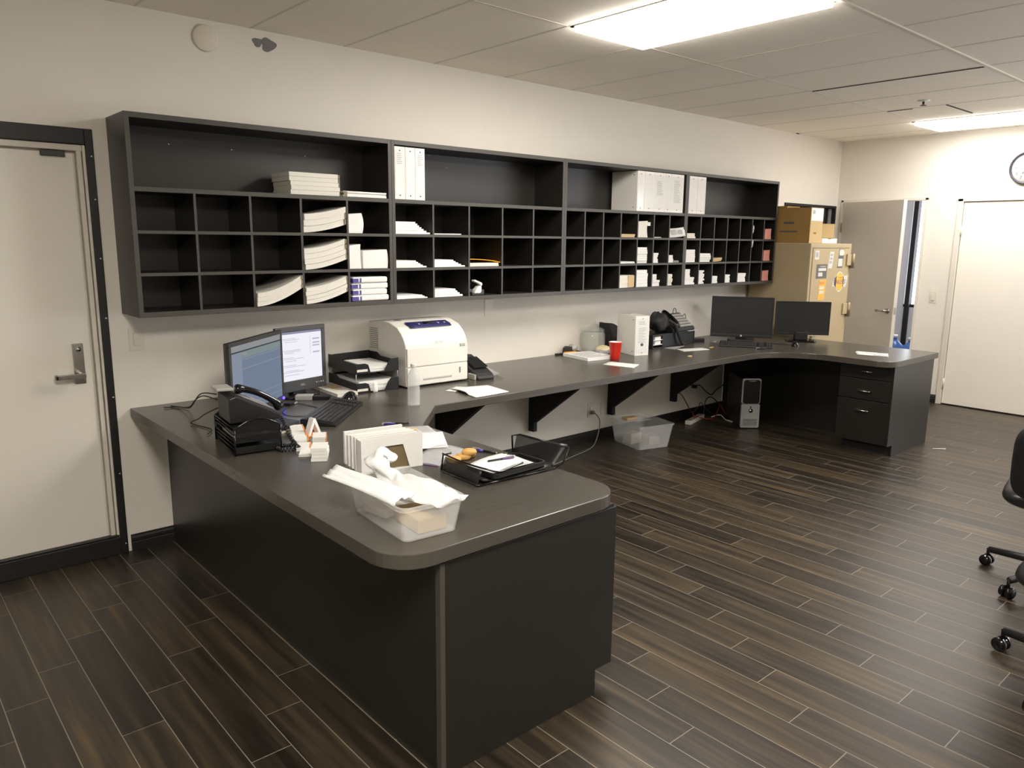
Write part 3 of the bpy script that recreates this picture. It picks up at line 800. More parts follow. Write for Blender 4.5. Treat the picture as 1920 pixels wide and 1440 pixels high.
pp_.location = (ORG[0], ORG[1], H); pp_.rotation_euler = (0, 0, radians(-7.0))
tag(pp_, 'cream sheets lying inside the black mesh organizer under the phone', 'paper')
pt = thing('desk_phone', 'black desk phone with a tilted display on the mesh organizer', 'phone', (.083, -1.135, H+oh+.005), radians(-7))
prof = [(0, 0), (.205, 0), (.215, .018), (.03, .115), (.0, .105)]
MB().prism(prof, .0, .185, 'y').build('body', M['black'], pt, .006)
Tp = Matrix.Translation((.03, 0, .116)) @ Matrix.Rotation(radians(27.5), 4, 'Y')
B(.012, .195, .075, .175, .0, .004, Tp).build('keypad_plate', M['gunmetal'], pt, .001)
kk = MB()
for i in range(4):
    for j in range(3): kk.box(.085+.022*i, .101+.022*i, .085+.026*j, .106+.026*j, .004, .008, Tp)
kk.build('keys', M['lgrey'], pt, .001)
B(.015, .20, .066, .072, .001, .007, Tp).build('label_strip', M['silver'], pt)
B(-.058, .010, .075, .180, .008, .020, Tp @ Matrix.Rotation(radians(-26), 4, 'Y')).build('display', M['lgrey'], pt, .003)
hs = [Tp @ Vector(p) for p in ((-.005, .035, .020), (.03, .035, .036), (.10, .035, .042), (.17, .035, .034), (.205, .035, .016))]
MB().tube(spline(hs, 6), [.016, .019, .021, .021, .019, .016, .0145, .014, .0135, .0132, .013, .013, .013, .013, .0132, .0135, .014, .0145, .016, .019, .021, .022, .021, .018, .015], 12).build('handset', M['blackg'], pt)
# coiled cord
axis = spline([(.275, -1.135, .888), (.295, -1.125, .885), (.315, -1.135, .85), (.322, -1.165, .80), (.325, -1.215, .772), (.312, -1.270, .772), (.30, -1.285, .772), (.245, -1.265, .772), (.235, -1.235, .775), (.265, -1.225, .778), (.295, -1.235, .776), (.320, -1.215, .785)], 26)
pts = []
for k, p in enumerate(axis):
    pn = axis[min(k+1, len(axis)-1)]-axis[max(k-1, 0)]
    if pn.length < 1e-6: continue
    pn.normalize(); n1 = pn.cross(Vector((0, 0, 1)))
    if n1.length < .05: n1 = pn.cross(Vector((1, 0, 0)))
    n1.normalize(); n2 = pn.cross(n1)
    a_ = k*1.15
    pts.append(p+.0075*(cos(a_)*n1+sin(a_)*n2))
tag(MB().tube(pts, .0024, 6).build('coiled_cable', M['blackg']), 'black coiled handset cable looping beside the organizer', 'cord')
tag(MB().tube(spline([(.09, -.98, .98), (.10, -.80, .955), (.14, -.60, .90), (.185, -.35, .800), (.19, -.16, .770), (.13, -.12, .768)], 8), .0028, 6).tube(spline([(.08, -1.02, .93), (.10, -.80, .86), (.13, -.62, .80), (.12, -.55, .768), (.15, -.72, .768), (.105, -.80, .768)], 8), .0025, 6).tube(spline([(.085, -1.0, .96), (.12, -.74, .93), (.19, -.42, .85), (.22, -.22, .775), (.17, -.10, .768)], 8), .0028, 6).build('cable', M['blackm']), 'tangled black cables behind the near phone', 'cables')
# small cord things by the monitors
t = thing('adapter', 'small pale adapter box lying below the white-screen monitor', 'adapter', (.785, -.345, H), radians(-38))
B(-.035, .055, -.030, .030, .0005, .026).build('body', M['lgrey'], t, .003)
B(.056, .15, -.022, .022, .0005, .022).build('black_plug_block', M['black'], t, .003)
tag(MB().tube(spline([(.80, -.16, .86), (.79, -.20, .80), (.74, -.27, .77), (.69, -.31, .767)], 8), .004, 8).build('cable', M['black']), 'short thick black cable hanging below the white-screen monitor', 'cable')
tag(B(-.035, .035, -.02, .02, 0, .015).build('dongle', M['black'], None, .003), 'small black dongle lying in front of the monitors', 'dongle')
o = bpy.data.objects['dongle']; place(o, (.672, -.432, H+.0005), radians(35)); B(.006, .036, -.021, -.0195, .003, .012).build('silver_edge', M['silver'], o)
tag(MB().tube(spline([(.62, -.50, .765), (.56, -.58, .765), (.55, -.68, .765), (.62, -.74, .765)], 8), .0018, 6).tube(spline([(.705, -.42, .765), (.73, -.50, .765), (.75, -.60, .765), (.77, -.63, .775)], 8), .0018, 6).build('cable', M['gunmetal']), 'thin cables trailing from the dongle to the keyboard', 'cables')
# dark box with paper edge at the organizer's right
t = thing('tape_box', 'small flat black box with a pale lower edge right of the organizer', 'box', (.36, -.985, H), radians(20))
B(0, .125, 0, .12, .012, .040).build('lid', M['black'], t, .002)
B(.002, .123, .002, .118, .0005, .012).build('base', M['paper2'], t)

def keyboard(label, c, rz, w, d, h=.02, tilt=.05):
    t = thing('keyboard', label, 'keyboard', (c[0], c[1], H), rz)
    MB().prism([(-d/2, .0005), (d/2, .0005), (d/2, h+.012), (d/2-.02, h+.014), (-d/2, h*.6)], -w/2, w/2, 'x').build('body', M['black'], t, .003)
    k = MB(); sl = (h+.014-h*.6)/(d-.02)
    cols = 21; rows = 6
    for r_ in range(rows):
        y_ = -d/2+.016+r_*(d-.045)/rows
        for c_ in range(cols):
            if c_ in (15, 18) : continue
            if r_ == 0 and 4 <= c_ <= 9:
                if c_ > 4: continue
                x0 = -w/2+.012+c_*(w-.024)/cols; x1 = -w/2+.012+10*(w-.024)/cols-.003
            else:
                x0 = -w/2+.012+c_*(w-.024)/cols; x1 = x0+(w-.024)/cols-.003
            z = h*.6+sl*(y_+d/2)
            k.box(x0, x1, y_, y_+(d-.045)/rows-.003, z, z+.008)
    k.build('keys', M['gunmetal'], t, .001, 1)
    return t
keyboard('black keyboard lying askew on the near wing', (.738, -.778), radians(45), .50, .17)
def mouse(label, c, rz, s=1.):
    t = thing('mouse', label, 'mouse', (c[0], c[1], H), rz)
    MB().grid(lambda u, v: (.055*s*cos(pi*u)*(1-.0*v), .031*s*sin(pi*(v-.5))*(sin(pi*u)**.45), .0005+.036*s*cos(pi*(v-.5))*(sin(pi*u)**.55)*(1.05+.2*cos(pi*u))), 14, 12).build('shell', M['blackg'], t)
    MB().tube([(.032, 0, .030), (.045, 0, .024)], .004, 8).build('wheel', M['gunmetal'], t)
    return t
mouse('black mouse beside the askew keyboard', (.970, -.520), radians(40), 1.15)
# magazine
t = thing('magazine', 'magazine with an orange cover patch in front of the letter trays', 'magazine', (.957, -.418, H), radians(88))
B(0, .345, -.125, .0, .0005, .018).build('pages', M['paper2'], t)
B(-.001, .346, -.126, .001, .018, .0195).build('cover', M['paper2'], t)
B(.18, .33, -.12, -.01, .0195, .0201).build('cover_picture', M['greyink'], t)
B(.15, .26, -.11, -.04, .0201, .0206).build('orange_patch', M['tan'], t)
# two-tier letter tray
t = thing('letter_tray', 'black two-tier letter tray left of the white printer', 'letter tray', (1.084, -.402, H), radians(-3))
for zb, nm in ((.0, 'lower_tray'), (.112, 'upper_tray')):
    m = MB(); w_, d_ = .275, .355
    m.box(0, w_, 0, d_, zb+.001, zb+.004)
    for xs in (0, w_-.004):
        m.prism([(0, zb), (d_, zb), (d_, zb+.075), (d_-.10, zb+.078), (d_-.14, zb+.060), (.0, zb+.058)], xs, xs+.004, 'x')
    m.prism([(0, zb), (w_, zb), (w_, zb+.078), (w_-.03, zb+.078), (0, zb+.070)], d_-.004, d_, 'y')
    m.prism([(0, zb), (.095, zb), (.080, zb+.050), (.060, zb+.058), (0, zb+.058)], 0, .004, 'y').prism([(.180, zb), (w_, zb), (w_, zb+.075), (.225, zb+.072), (.205, zb+.050)], 0, .004, 'y')
    tr = m.build(nm, M['black'], t, .001)
    B(.008, .074, -.001, 0, zb+.012, zb+.026).build('label_slot', M['paper2'], tr)
for x_, y_ in ((.003, .004), (.270, .004), (.003, .33), (.270, .33)):
    MB().tube([(x_, y_, .058), (x_, y_, .115)], .002, 6).build('riser', M['silver'], t)
for lb, zb, hh, x0, x1, y0, n in (('white paper pile in the lower letter tray', .0045, .060, .022, .255, .012, 5), ('thin white papers in the upper letter tray', .1165, .028, .090, .262, .012, 2)):
    o = slabs(MB(), x0, x1, y0, .33, zb, hh, n, .006).build('paper_pile', M['paper'])
    place(o, (1.084, -.402, H), radians(-3)); tag(o, lb, 'paper')
tag(place(MB().grid(lambda u, v: (.098+.030*v, -.012-.004*u, .060-.058*u), 6, 2).build('curling_slip', M['paper'], None, 0, 2, .001), (1.084, -.402, H), radians(-3)), 'curling white slip hanging from the lower letter tray', 'paper')

# printer
t = thing('printer', 'white laser printer with a dark blue control panel', 'printer', (1.388, -.452, H), radians(-1.0))
w_, d_ = .460, .425
MB().prism([(.012, .008), (d_, .008), (d_, .366), (.30, .378), (.19, .376), (.10, .352), (.055, .318), (.028, .285), (.012, .250)], .004, .060, 'x').prism([(.012, .008), (d_, .008), (d_, .366), (.30, .378), (.19, .376), (.10, .352), (.055, .318), (.028, .285), (.012, .250)], .050, w_-.004, 'x').build('body', M['printer'], t, .006, 3)
m = MB()
for i in range(11): m.box(.0015, .006, .32, .41, .205+.012*i, .209+.012*i)
m.build('vent_slots', M['grey'], t)
# top cover and its panel follow the sloping front
def slope(u):   # u from 0 (front lip) to 1 (top)
    pts = [(.028, .285), (.055, .318), (.10, .352), (.19, .376)]
    L_ = [0]
    for i in range(3): L_.append(L_[-1]+math.dist(pts[i], pts[i+1]))
    s_ = u*L_[-1]
    for i in range(3):
        if s_ <= L_[i+1]+1e-9:
            q = (s_-L_[i])/(L_[i+1]-L_[i]); return tuple(pts[i][k]+q*(pts[i+1][k]-pts[i][k]) for k in (0, 1))
def on_slope(x0, x1, u0, u1, e):
    def fn(a_, b_):
        y_, z_ = slope(u0+(u1-u0)*b_); return (x0+(x1-x0)*a_, y_-e*.5, z_+e)
    return fn
MB().grid(on_slope(.085, .385, .40, .80, .0068), 6, 10).build('control_panel', M['navy'], t, 0, 2, .002)
MB().grid(on_slope(.20, .27, .55, .72, .0085), 2, 4).build('display', M['blackg'], t, 0, 2, .001)
for x_ in (.16, .30, .345): MB().grid(on_slope(x_, x_+.012, .56, .66, .0085), 2, 2).build('button', M['silver'], t, 0, 2, .001)
MB().lathe([(0, .0015), (.024, .001), (.024, 0), (0, 0)], 20, Matrix.Translation((.10, .245, .3775))).build('round_badge', M['grey'], t)
text('xerox', .024, M['greyink'], t, (.24, .008, .262), (radians(90), 0, 0))
B(.010, w_-.010, .001, .014, .125, .236).build('front_cover', M['printer'], t, .004)
B(.010, w_-.010, .001, .014, .012, .120).build('paper_drawer', M['printer'], t, .004)
B(.12, .33, -.002, .006, .040, .052).build('drawer_grip', M['lgrey'], t, .003)
B(.385, .395, -.001, .004, .060, .095).build('level_mark', M['grey'], t)
B(.39, .43, -.002, .006, .222, .240).build('latch', M['lgrey'], t, .002)
B(.03, w_-.03, .03, d_-.02, 0.0005, .010).build('foot', M['blackm'], t)
# device right of the printer
t = thing('card_terminal', 'small black desktop device with a sloped top right of the printer', 'device', (1.890, -.500, H), radians(-6))
MB().prism([(0, .0005), (.36, .0005), (.36, .115), (.27, .125), (.12, .075), (.03, .040), (0, .020)], 0, .125, 'x').build('body', M['gunmetal'], t, .008, 3)
B(.012, .112, .06, .20, .075, .080, Matrix.Translation((0, .03, -.02)) @ Matrix.Rotation(radians(19), 4, 'X')).build('cover', M['black'], t, .002)
B(-.014, -.001, .02, .10, .0005, .035).build('side_cap', M['lgrey'], t, .003)
B(.03, .07, .285, .29, .1225, .1265).build('badge', M['silver'], t)
tag(place(MB().grid(lambda u, v: (.02+.075*u, -.004*sin(3*u)+.17*v, .006+.035*u*(1-u)*2+.03*v*(1-u)), 8, 6).build('plastic_wrap', M['zip']), (2.015, -.47, H), radians(-15)), 'crumpled clear wrapping beside the black device', 'wrapper')
# water bottle
t = thing('water_bottle', 'clear ribbed water bottle standing in front of the printer', 'bottle', (1.172, -.849, H))
pr_ = [(.0, .004), (.026, .001), (.033, .006)]
for i in range(7): pr_ += [(.0335, .012+.017*i), (.0305, .019+.017*i)]
pr_ += [(.0335, .130), (.032, .150), (.026, .172), (.017, .190), (.0135, .200), (.0135, .206)]
MB().lathe(pr_, 28, None, False).build('body', M['pet'], t, 0, 2, .0012)
MB().lathe([(0, .206), (.0155, .206), (.0155, .224), (0, .225)], 20).build('cap', M['white'], t, .001)
# paper in front of the printer
def sheet(label, pts, z=.0008, mat='paper', name='paper_sheet', cat='paper', curl=None, th=.0012, n=1):
    """loose sheet from four corner points (xy), optionally lifted"""
    p = [Vector((*q, 0)) for q in pts]; c = sum(p, Vector())/4
    def fn(u, v):
        q = (p[0]*(1-u)+p[1]*u)*(1-v)+(p[3]*(1-u)+p[2]*u)*v-c
        return (q.x, q.y, z+(curl(u, v) if curl else 0))
    o = MB().grid(fn, 8, 8).build(name, M[mat], None, 0, 2, th)
    o.location = (c.x, c.y, H)
    return tag(o, label, cat)
sheet('loose white sheets with a lifted corner in front of the printer', [(1.55, -.905), (1.80, -.895), (1.83, -.665), (1.585, -.60)], .003, curl=lambda u, v: .012*max(0, 1-u*2.2)*(v > .3)*sin(pi*v), th=.003)
sheet('narrow white sheet sticking out from the loose sheets', [(1.53, -.640), (1.56, -.70), (1.70, -.62), (1.66, -.575)], .0015)
# pens
def pen(label, a, b, col='penblue', r_=.005, cl='silver'):
    a, b = Vector((*a, 0)), Vector((*b, 0)); d_ = b-a; L_ = d_.length
    t = thing('pen', label, 'pen', (a.x, a.y, H+r_+.0005), math.atan2(d_.y, d_.x))
    MB().tube([(.03*L_, 0, 0), (.5*L_, 0, 0)], r_*.9, 10).build('front_barrel', M['black'], t)
    MB().tube([(.5*L_, 0, 0), (.88*L_, 0, 0)], r_, 10).build('barrel', M[col], t)
    MB().tube([(0, 0, 0), (.03*L_, 0, 0)], [.0006, r_*.7], 8).build('tip', M['silver'], t)
    MB().tube([(.88*L_, 0, 0), (.95*L_, 0, 0)], r_*.7, 8).box(.62*L_, .92*L_, -.0015, .0015, r_, r_+.003).build('clip', M[cl], t)
    return t
pen('blue and black pen lying behind the white card box', (.925, -1.180), (.798, -1.118))
pen('blue-banded pen lying beside the cookie bag', (.905, -1.850), (.860, -1.728), r_=.006)
# business cards
c_lab = ['orange-backed business cards farthest in the fan, by the organizer', 'business cards second in the fan, orange edge showing', 'business cards third in the fan, orange edge showing',
         'thin business cards fourth in the fan, near the white box', 'last few business cards of the fan, next to the white box']
for i, (x_, y_, hh) in enumerate(((.432, -1.000, .026), (.402, -1.082, .021), (.373, -1.165, .018), (.335, -1.262, .014), (.308, -1.352, .010))):
    o = slabs(MB(), -.045, .045, -.027, .027, .0005, hh, 3, .003).build('card_stack', M['paper']); place(o, (x_, y_, H), radians(70-3*i)); tag(o, c_lab[i], 'cards', 'business cards on the near wing')
    if i < 4: B(-.044, .044, -.033, -.027, .002, hh+.001).build('orange_edge', M['orange'], o)
o = slabs(MB(), 0, .095, 0, .062, .0005, .054, 4, .002).build('card_stack', M['paper']); place(o, (.322, -1.500, H), radians(58)); tag(o, 'tall boxed business cards against the white box', 'cards', 'business cards on the near wing')
o = slabs(MB(), 0, .09, 0, .055, .0005, .028, 3, .003).build('card_stack', M['paper']); place(o, (.445, -1.250, H), radians(62)); tag(o, 'business cards behind the tall boxed ones, under the folded tent', 'cards', 'business cards on the near wing')
B(.0, .09, -.006, .0, .002, .028).build('orange_edge', M['orange'], o)
t = thing('card_tent', 'small white folded card standing like a letter A by the keyboard', 'card', (.470, -1.085, H), radians(10))
MB().prism([(-.036, .0005), (-.024, .0005), (0, .058), (.024, .0005), (.036, .0005), (.006, .078), (-.006, .078)], -.016, .016, 'y').build('folded_card', M['paper'], t)
B(-.050, .045, -.020, .030, .0003, .004).build('orange_base', M['orange'], t)

# white box of envelopes
t = thing('envelope_box', 'white card box with a trapezoid opening on the near wing', 'box', (.333, -1.745, H), radians(-8.5))
w_ = .252
MB().prism([(0, .0005), (.055, .0005), (.068, .098), (.170, .098), (.198, .0005), (w_, .0005), (w_, .134), (.225, .138), (.01, .132), (0, .130)], 0, .004, 'y').build('front_panel', M['paper'], t)
B(.05, .202, .012, .018, .0005, .112).build('brown_insert', M['brown'], t)
B(0, .004, .004, .05, .0005, .130).box(w_-.004, w_, .004, .04, .0005, .134).box(0, w_, .045, .05, .0005, .128).box(0, w_, .004, .05, .0003, .004).build('box_sides', M['paper'], t)
for i in range(4):
    o = thing('folder', ['white upright folder right behind the box front', 'second white upright folder in the row', 'third white upright folder in the row', 'last white upright folder in the row by the cards'][i], 'folder', (.333+.0075*(i+1)*1.15, -1.745+.058+.034*i, H), radians(-8.5+random.uniform(-2, 2)), 'white upright folders behind the box')
    hh = .128+random.uniform(-.004, .006)
    MB().prism([(0, .0005), (.020, .0005), (.017, hh), (.003, hh)], 0, w_-.008, 'x', Matrix.Translation((-.004*i, 0, 0))).build('folder_body', M['paper'], o, .001)
sheet('white flyer lying right of the envelope box', [(.690, -1.600), (.803, -1.650), (.945, -1.415), (.80, -1.325)], .004, curl=lambda u, v: .004*(1-v), name='flyer', th=.002)
o = sheet('glossy leaflet with a brown food picture behind the flyer', [(.80, -1.31), (.925, -1.40), (.968, -1.270), (.860, -1.215)], .0012, 'greyink', 'leaflet')
o = sheet('picture patch', [(.83, -1.275), (.875, -1.315), (.90, -1.285), (.865, -1.245)], .0028, 'tan', 'picture')
del o['label']; del o['category']; pl_ = bpy.data.objects['leaflet.001'] if 'leaflet.001' in bpy.data.objects else bpy.data.objects['leaflet']
o.location = o.location-pl_.location; o.parent = pl_
# zip bag with cookies
t = thing('zip_bag', 'clear zip bag holding cookies beside the pen', 'bag', (.715, -1.735, H), radians(25))
MB().grid(lambda u, v: (-.13+.27*u, -.055+.15*v, .004+.030*sin(pi*u)**.7*sin(pi*v)**.7+.004*sin(17*u+5*v)), 16, 10).grid(lambda u, v: (-.13+.27*u, -.055+.15*v, .0008), 6, 6).build('film', M['zip'], t)
B(-.135, -.128, -.05, .09, .001, .004).build('zip_seal', M['purple'], t)
for i, (x_, y_, z_) in enumerate(((.703, -1.823, .010), (.760, -1.812, .010), (.795, -1.800, .010), (.785, -1.818, .026))):
    o = MB().lathe([(0, -.010), (.026, -.009), (.031, -.001), (.027, .008), (.012, .011), (0, .010)], 18).build('cookie', M['cookie'])
    place(o, (x_, y_, H+z_+.001), .7*i); tag(o, ['cookie in the zip bag, nearest the clear bin', 'middle cookie lying flat in the zip bag', 'cookie in the zip bag, nearest the pen', 'cookie lying on top of the others in the zip bag'][i], 'cookie', 'cookies in the zip bag')

# tilted mesh document tray
t = thing('wire_tray', 'black wire mesh tray with papers on the near wing', 'tray', (.578, -2.128, H), radians(-2))
w_, d_ = .36, .23
m = MB()
loop = lambda pts, r_=.0035: m.tube(pts, r_, 8)
loop([(0, 0, .006), (0, d_, .006)], .004); loop([(0, 0, .006), (.02, 0, .004), (.06, 0, .006)])
loop([(0, d_, .006), (.01, d_, .066), (.04, d_-.01, .070)]); loop(spline([(.01, d_+.005, .070), (.02, d_*.5, .062), (.05, .02, .054), (.10, -.005, .040), (.16, .0, .046), (.22, .01, .050)], 6))
loop([(w_, d_+.01, .006), (w_-.005, d_+.01, .085), (w_+.02, d_-.01, .090), (w_+.085, .0, .072)], .004)
loop([(w_+.085, 0, .072), (w_+.055, .0, .012), (w_, -.01, .006)])
loop([(0, d_, .006), (w_, d_+.01, .006)]); loop([(.02, 0, .006), (w_, -.01, .006)])
m.build('wire_rim', M['blackg'], t)
MB().grid(lambda u, v: (.02+(w_-.02)*u, -.005+(d_+.01)*v, .010+.012*(2*u-1)**4), 10, 6).build('mesh_floor', M['meshdk'], t, 0, 2, .001)
MB().grid(lambda u, v: (w_+.02*u*1+.06*u*(1-v), .0+(d_+.01)*v, .010+.075*u), 6, 6).build('mesh_side', M['mesh'], t, 0, 2, .001)
MB().grid(lambda u, v: (.0+.02*u, d_*v, .008+.05*u), 4, 6).build('mesh_side', M['mesh'], t, 0, 2, .001)
t = thing('document_holder', 'shallow black tray lying in the wire tray under white papers', 'tray', (.655, -2.135, H+.0185), radians(2))
MB().prism([(x_+.125, y_+.075) for x_, y_ in rbox(.135, .085, .02)], 0, .005, 'z').build('tray_floor', M['black'], t, .002)
m = MB()
oo, ii = rbox(.135, .085, .02), rbox(.128, .078, .015)
n_ = len(oo)
m.add([(x_+.125, y_+.075, .004) for x_, y_ in oo]+[(x_+.125, y_+.075, .018) for x_, y_ in oo]+[(x_+.125, y_+.075, .004) for x_, y_ in ii]+[(x_+.125, y_+.075, .018) for x_, y_ in ii],
      [q for i in range(n_) for q in ((i, (i+1) % n_, (i+1) % n_+n_, i+n_), (i+2*n_, i+3*n_, (i+1) % n_+3*n_, (i+1) % n_+2*n_), (i+n_, (i+1) % n_+n_, (i+1) % n_+3*n_, i+3*n_))])
m.build('tray_rim', M['black'], t)
for i in range(3):
    o = MB().grid(lambda u, v: (.21*u, .13*v, .004*sin(pi*u)*(i+1)*.5+.006*v), 8, 5).build('paper_sheet', M['paper'], None, 0, 2, .0012)
    place(o, (.672-.006*i, -2.115-.008*i+.01, H+.0265+.0035*i), radians(3+4*i)); tag(o, ['lowest white paper in the wire tray', 'middle white paper in the wire tray', 'top white paper in the wire tray'][i], 'paper', 'papers in the wire tray')
p_ = pen('white and purple pen lying on the papers in the wire tray', (.71, -2.02), (.845, -2.04), 'purple', .005); p_.location.z = H+.046

# clear bin with white bags
t = thing('plastic_bin', 'clear plastic bin on the near wing, stuffed with white bags', 'bin', (.198, -2.235, H), radians(-4.5))
def tub(t, w0, d0, w1, d1, h, mat='tub', lip=.008):
    a_ = rbox(w0/2, d0/2, .02, 4); b_ = rbox(w1/2, d1/2, .026, 4); c_ = rbox(w1/2+lip, d1/2+lip, .03, 4); n = len(a_)
    rings = [[(x_, y_, .002) for x_, y_ in a_], [(x_, y_, h-.012) for x_, y_ in b_], [(x_, y_, h-.010) for x_, y_ in c_], [(x_, y_, h) for x_, y_ in c_], [(x_-.0, y_, h+.001) for x_, y_ in b_], [(x_*.985, y_*.985, h-.012) for x_, y_ in b_], [(x_*.98, y_*.98, .005) for x_, y_ in a_]]
    vs = [p for r_ in rings for p in r_]; fs = [(k*n+i, k*n+(i+1) % n, (k+1)*n+(i+1) % n, (k+1)*n+i) for k in range(len(rings)-1) for i in range(n)]
    fs += [tuple(range(n))[::-1], tuple((len(rings)-1)*n+i for i in range(n))]
    m = MB(); m.add(vs, fs, None, False); m.build('tub', M[mat], t)
tub(t, .180, .335, .212, .372, .112)
R_ = random.Random(11)
def crumple(u, v, amp, ph): return amp*(sin(7*u+ph)*cos(5*v+2*ph)+.6*sin(13*u+9*v+ph)+.35*sin(23*v-17*u))
o = MB().grid(lambda u, v: (.07*(u-.5)*2*(1-.3*v)+.01*sin(9*v), -.18+.36*v, .095+.045*sin(pi*u)*sin(pi*min(1, v*1.1))**.6+crumple(u, v, .008, 1.)), 18, 26).build('plastic_bag', M['bag'], None, 0, 2, .001)
place(o, (.225, -2.235, H), radians(10)); tag(o, 'crumpled white plastic bag heaped over the clear bin', 'bag')
sp_ = spline([(0, 0, .085), (.012, .05, .108), (-.004, .105, .128), (.002, .150, .150), (.028, .162, .168), (.048, .145, .160), (.046, .132, .146)], 6)
def twist(u, v):
    k = u*(len(sp_)-1); i = min(int(k), len(sp_)-2); q = sp_[i].lerp(sp_[i+1], k-i)
    d_ = (sp_[i+1]-sp_[i]).normalized(); n1 = d_.cross(Vector((.3, .1, 1))).normalized(); n2 = d_.cross(n1)
    a_ = 2*pi*v; r_ = (.046-.030*u)*(1+.28*sin(3*a_+9*u)+.16*sin(5*a_-14*u)+.10*sin(31*u))*(1 if u < .97 else .5)
    w = q+n1*(r_*cos(a_))+n2*(r_*.7*sin(a_)); return tuple(w)
o = MB().grid(twist, 48, 20).build('plastic_bag', M['bag'])
place(o, (.205, -2.215, H), 0); tag(o, 'twisted white bag end rising from the clear bin', 'bag')
o = MB().grid(lambda u, v: (.085*(u-.5), .33*v, .006*sin(7*u+3*v)+.004*sin(21*u)-.012*(2*u-1)**2), 10, 16).build('plastic_bag', M['bag'], None, 0, 2, .004)
place(o, (.125, -2.35, H+.122), radians(-4)); o.rotation_euler = (radians(4), radians(-6), radians(10)); tag(o, 'flat folded white bag lying across the left rim of the clear bin', 'bag')
o = B(0, .10, 0, .15, 0, .045).build('parcel', M['cardlt'], None, .004); place(o, (.155, -2.375, H+.0065), radians(-5)); tag(o, 'small tan carton inside the clear bin, seen through its side', 'carton')
o = B(0, .09, 0, .11, 0, .03).build('parcel', M['paper2'], None, .004); place(o, (.150, -2.205, H+.0065), radians(8)); tag(o, 'small cream packet inside the clear bin behind the carton', 'packet')
# ================================================================== LONG COUNTER
t = thing('marker', 'black marker with yellow cap lying at the wall on the long counter', 'marker', (3.02, -.035, H+.0085), radians(-12))
MB().tube([(0, 0, 0), (.105, 0, 0)], .008, 10).build('barrel', M['black'], t)
MB().tube([(.105, 0, 0), (.115, 0, 0)], .0065, 10).build('collar', M['silver'], t)
t = thing('tape_roll', 'yellow highlighter lying beside the black marker', 'highlighter', (3.085, -.070, H+.0135), radians(-14))
MB().tube([(0, 0, 0), (.10, 0, 0), (.108, 0, 0)], [.013, .013, .008], 12).build('barrel', M['yellow'], t)
MB().tube([(.109, 0, 0), (.122, 0, 0)], .009, 10).build('cap', M['cookie'], t)
t.name = 'highlighter'
t = thing('tape_dispenser', 'black tape dispenser beside the glass jar', 'tape dispenser', (3.172, -.048, H), radians(-12))
MB().prism([(-.06, .0005), (.085, .0005), (.085, .022), (.05, .020), (.035, .055), (-.035, .062), (-.055, .05)], -.025, .025, 'y').build('body', M['black'], t, .004)
MB().tube([(.025, -.0265, .048), (.025, .0265, .048)], .026, 18).build('tape_roll', M['lgrey'], t)
t = thing('glass_jar', 'clear glass jar with a knobbed lid on the long counter', 'jar', (3.362, -.104, H))
MB().lathe([(.0, .004), (.070, .002), (.092, .020), (.098, .06), (.098, .145), (.088, .165), (.088, .172), (.084, .172), (.084, .163), (.093, .143), (.093, .06), (.087, .022), (.066, .009), (0, .009)], 36, None, False).build('body', M['glass'], t)
MB().lathe([(0, .176), (.092, .176), (.094, .181), (.070, .196), (.030, .210), (.013, .218), (.012, .226), (.024, .236), (.026, .246), (.016, .255), (0, .257)], 36, None, False).build('lid', M['glass'], t)
t = thing('mesh_basket', 'dark round mesh waste basket shape standing behind the glass jar', 'basket', (3.500, -.095, H))
t['label'] = 'dark mesh magazine file with an arched side, between jar and white binder'
prf = [(0, 0), (.15, 0)]+[(.15*cos(a_)*1.0, .11+.115*sin(a_)) for a_ in [pi/2*i/8 for i in range(9)]]+[(0, .225)]
for y_ in (-.05, .05): MB().prism(prf, y_-.001, y_+.001, 'y').build('side_panel', M['meshdk'], t)
B(-.001, .001, -.05, .05, .0005, .225).box(0, .15, -.05, .05, .0005, .003).build('back_panel', M['meshdk'], t)
MB().tube([(x_, -.05, z_) for x_, z_ in prf[1:]]+[(0, .05, .225)]+[(x_, .05, z_) for x_, z_ in prf[1:][::-1]], .003, 8).build('wire_rim', M['blackg'], t)
t = thing('snack_bowl', 'clear bowl heaped with snack mix beside the red cup', 'bowl', (3.325, -.248, H))
MB().lathe([(0, .002), (.050, .001), (.066, .03), (.074, .058), (.071, .058), (.062, .03), (.047, .005), (0, .005)], 28, None, False).build('bowl', M['tub'], t)
t.scale = (.85, .85, .9)
o = MB().grid(lambda u, v: (.069*sin(pi/2*v)*cos(2*pi*u)*(1+.04*sin(31*u)), .069*sin(pi/2*v)*sin(2*pi*u), .052+.032*cos(pi/2*v)+.005*sin(40*u)*sin(17*v)), 30, 10).build('snack_heap', M['snack'])
place(o, (3.325, -.248, H)); o.scale = (.85, .85, .9); tag(o, 'heap of snack mix filling the clear bowl', 'snacks', None, 'stuff')
t = thing('plastic_cup', 'red plastic cup with a white inside on the long counter', 'cup', (3.222, -.462, H))
cp = [(0, .003), (.030, .001), (.033, .004), (.036, .03), (.0375, .032), (.041, .075), (.0425, .077), (.0465, .128), (.049, .130), (.049, .134), (.047, .135)]
MB().lathe(cp, 32, None, False).build('cup_wall', M['red'], t)
MB().lathe([(.0475, .1345), (.0455, .133), (.040, .075), (.032, .006), (0, .006)], 32, None, False).build('cup_lining', M['paper'], t)
o = stack('paper_stack', 'stack of printed white pads in front of the highlighter', 'paper stack', -.13, .13, -.15, .15, .0006, .022, 2, 'paper', jit=.002)
place(o, (3.150, -.262, H), radians(-2.))
o.rotation_euler.z = radians(-8)
m = MB()
for i in range(5):
    m.box(-.10, .10-.03*(i % 3), -.11+.045*i, -.095+.045*i, .0228, .0231)
m.build('printed_lines', M['greyink'], o)
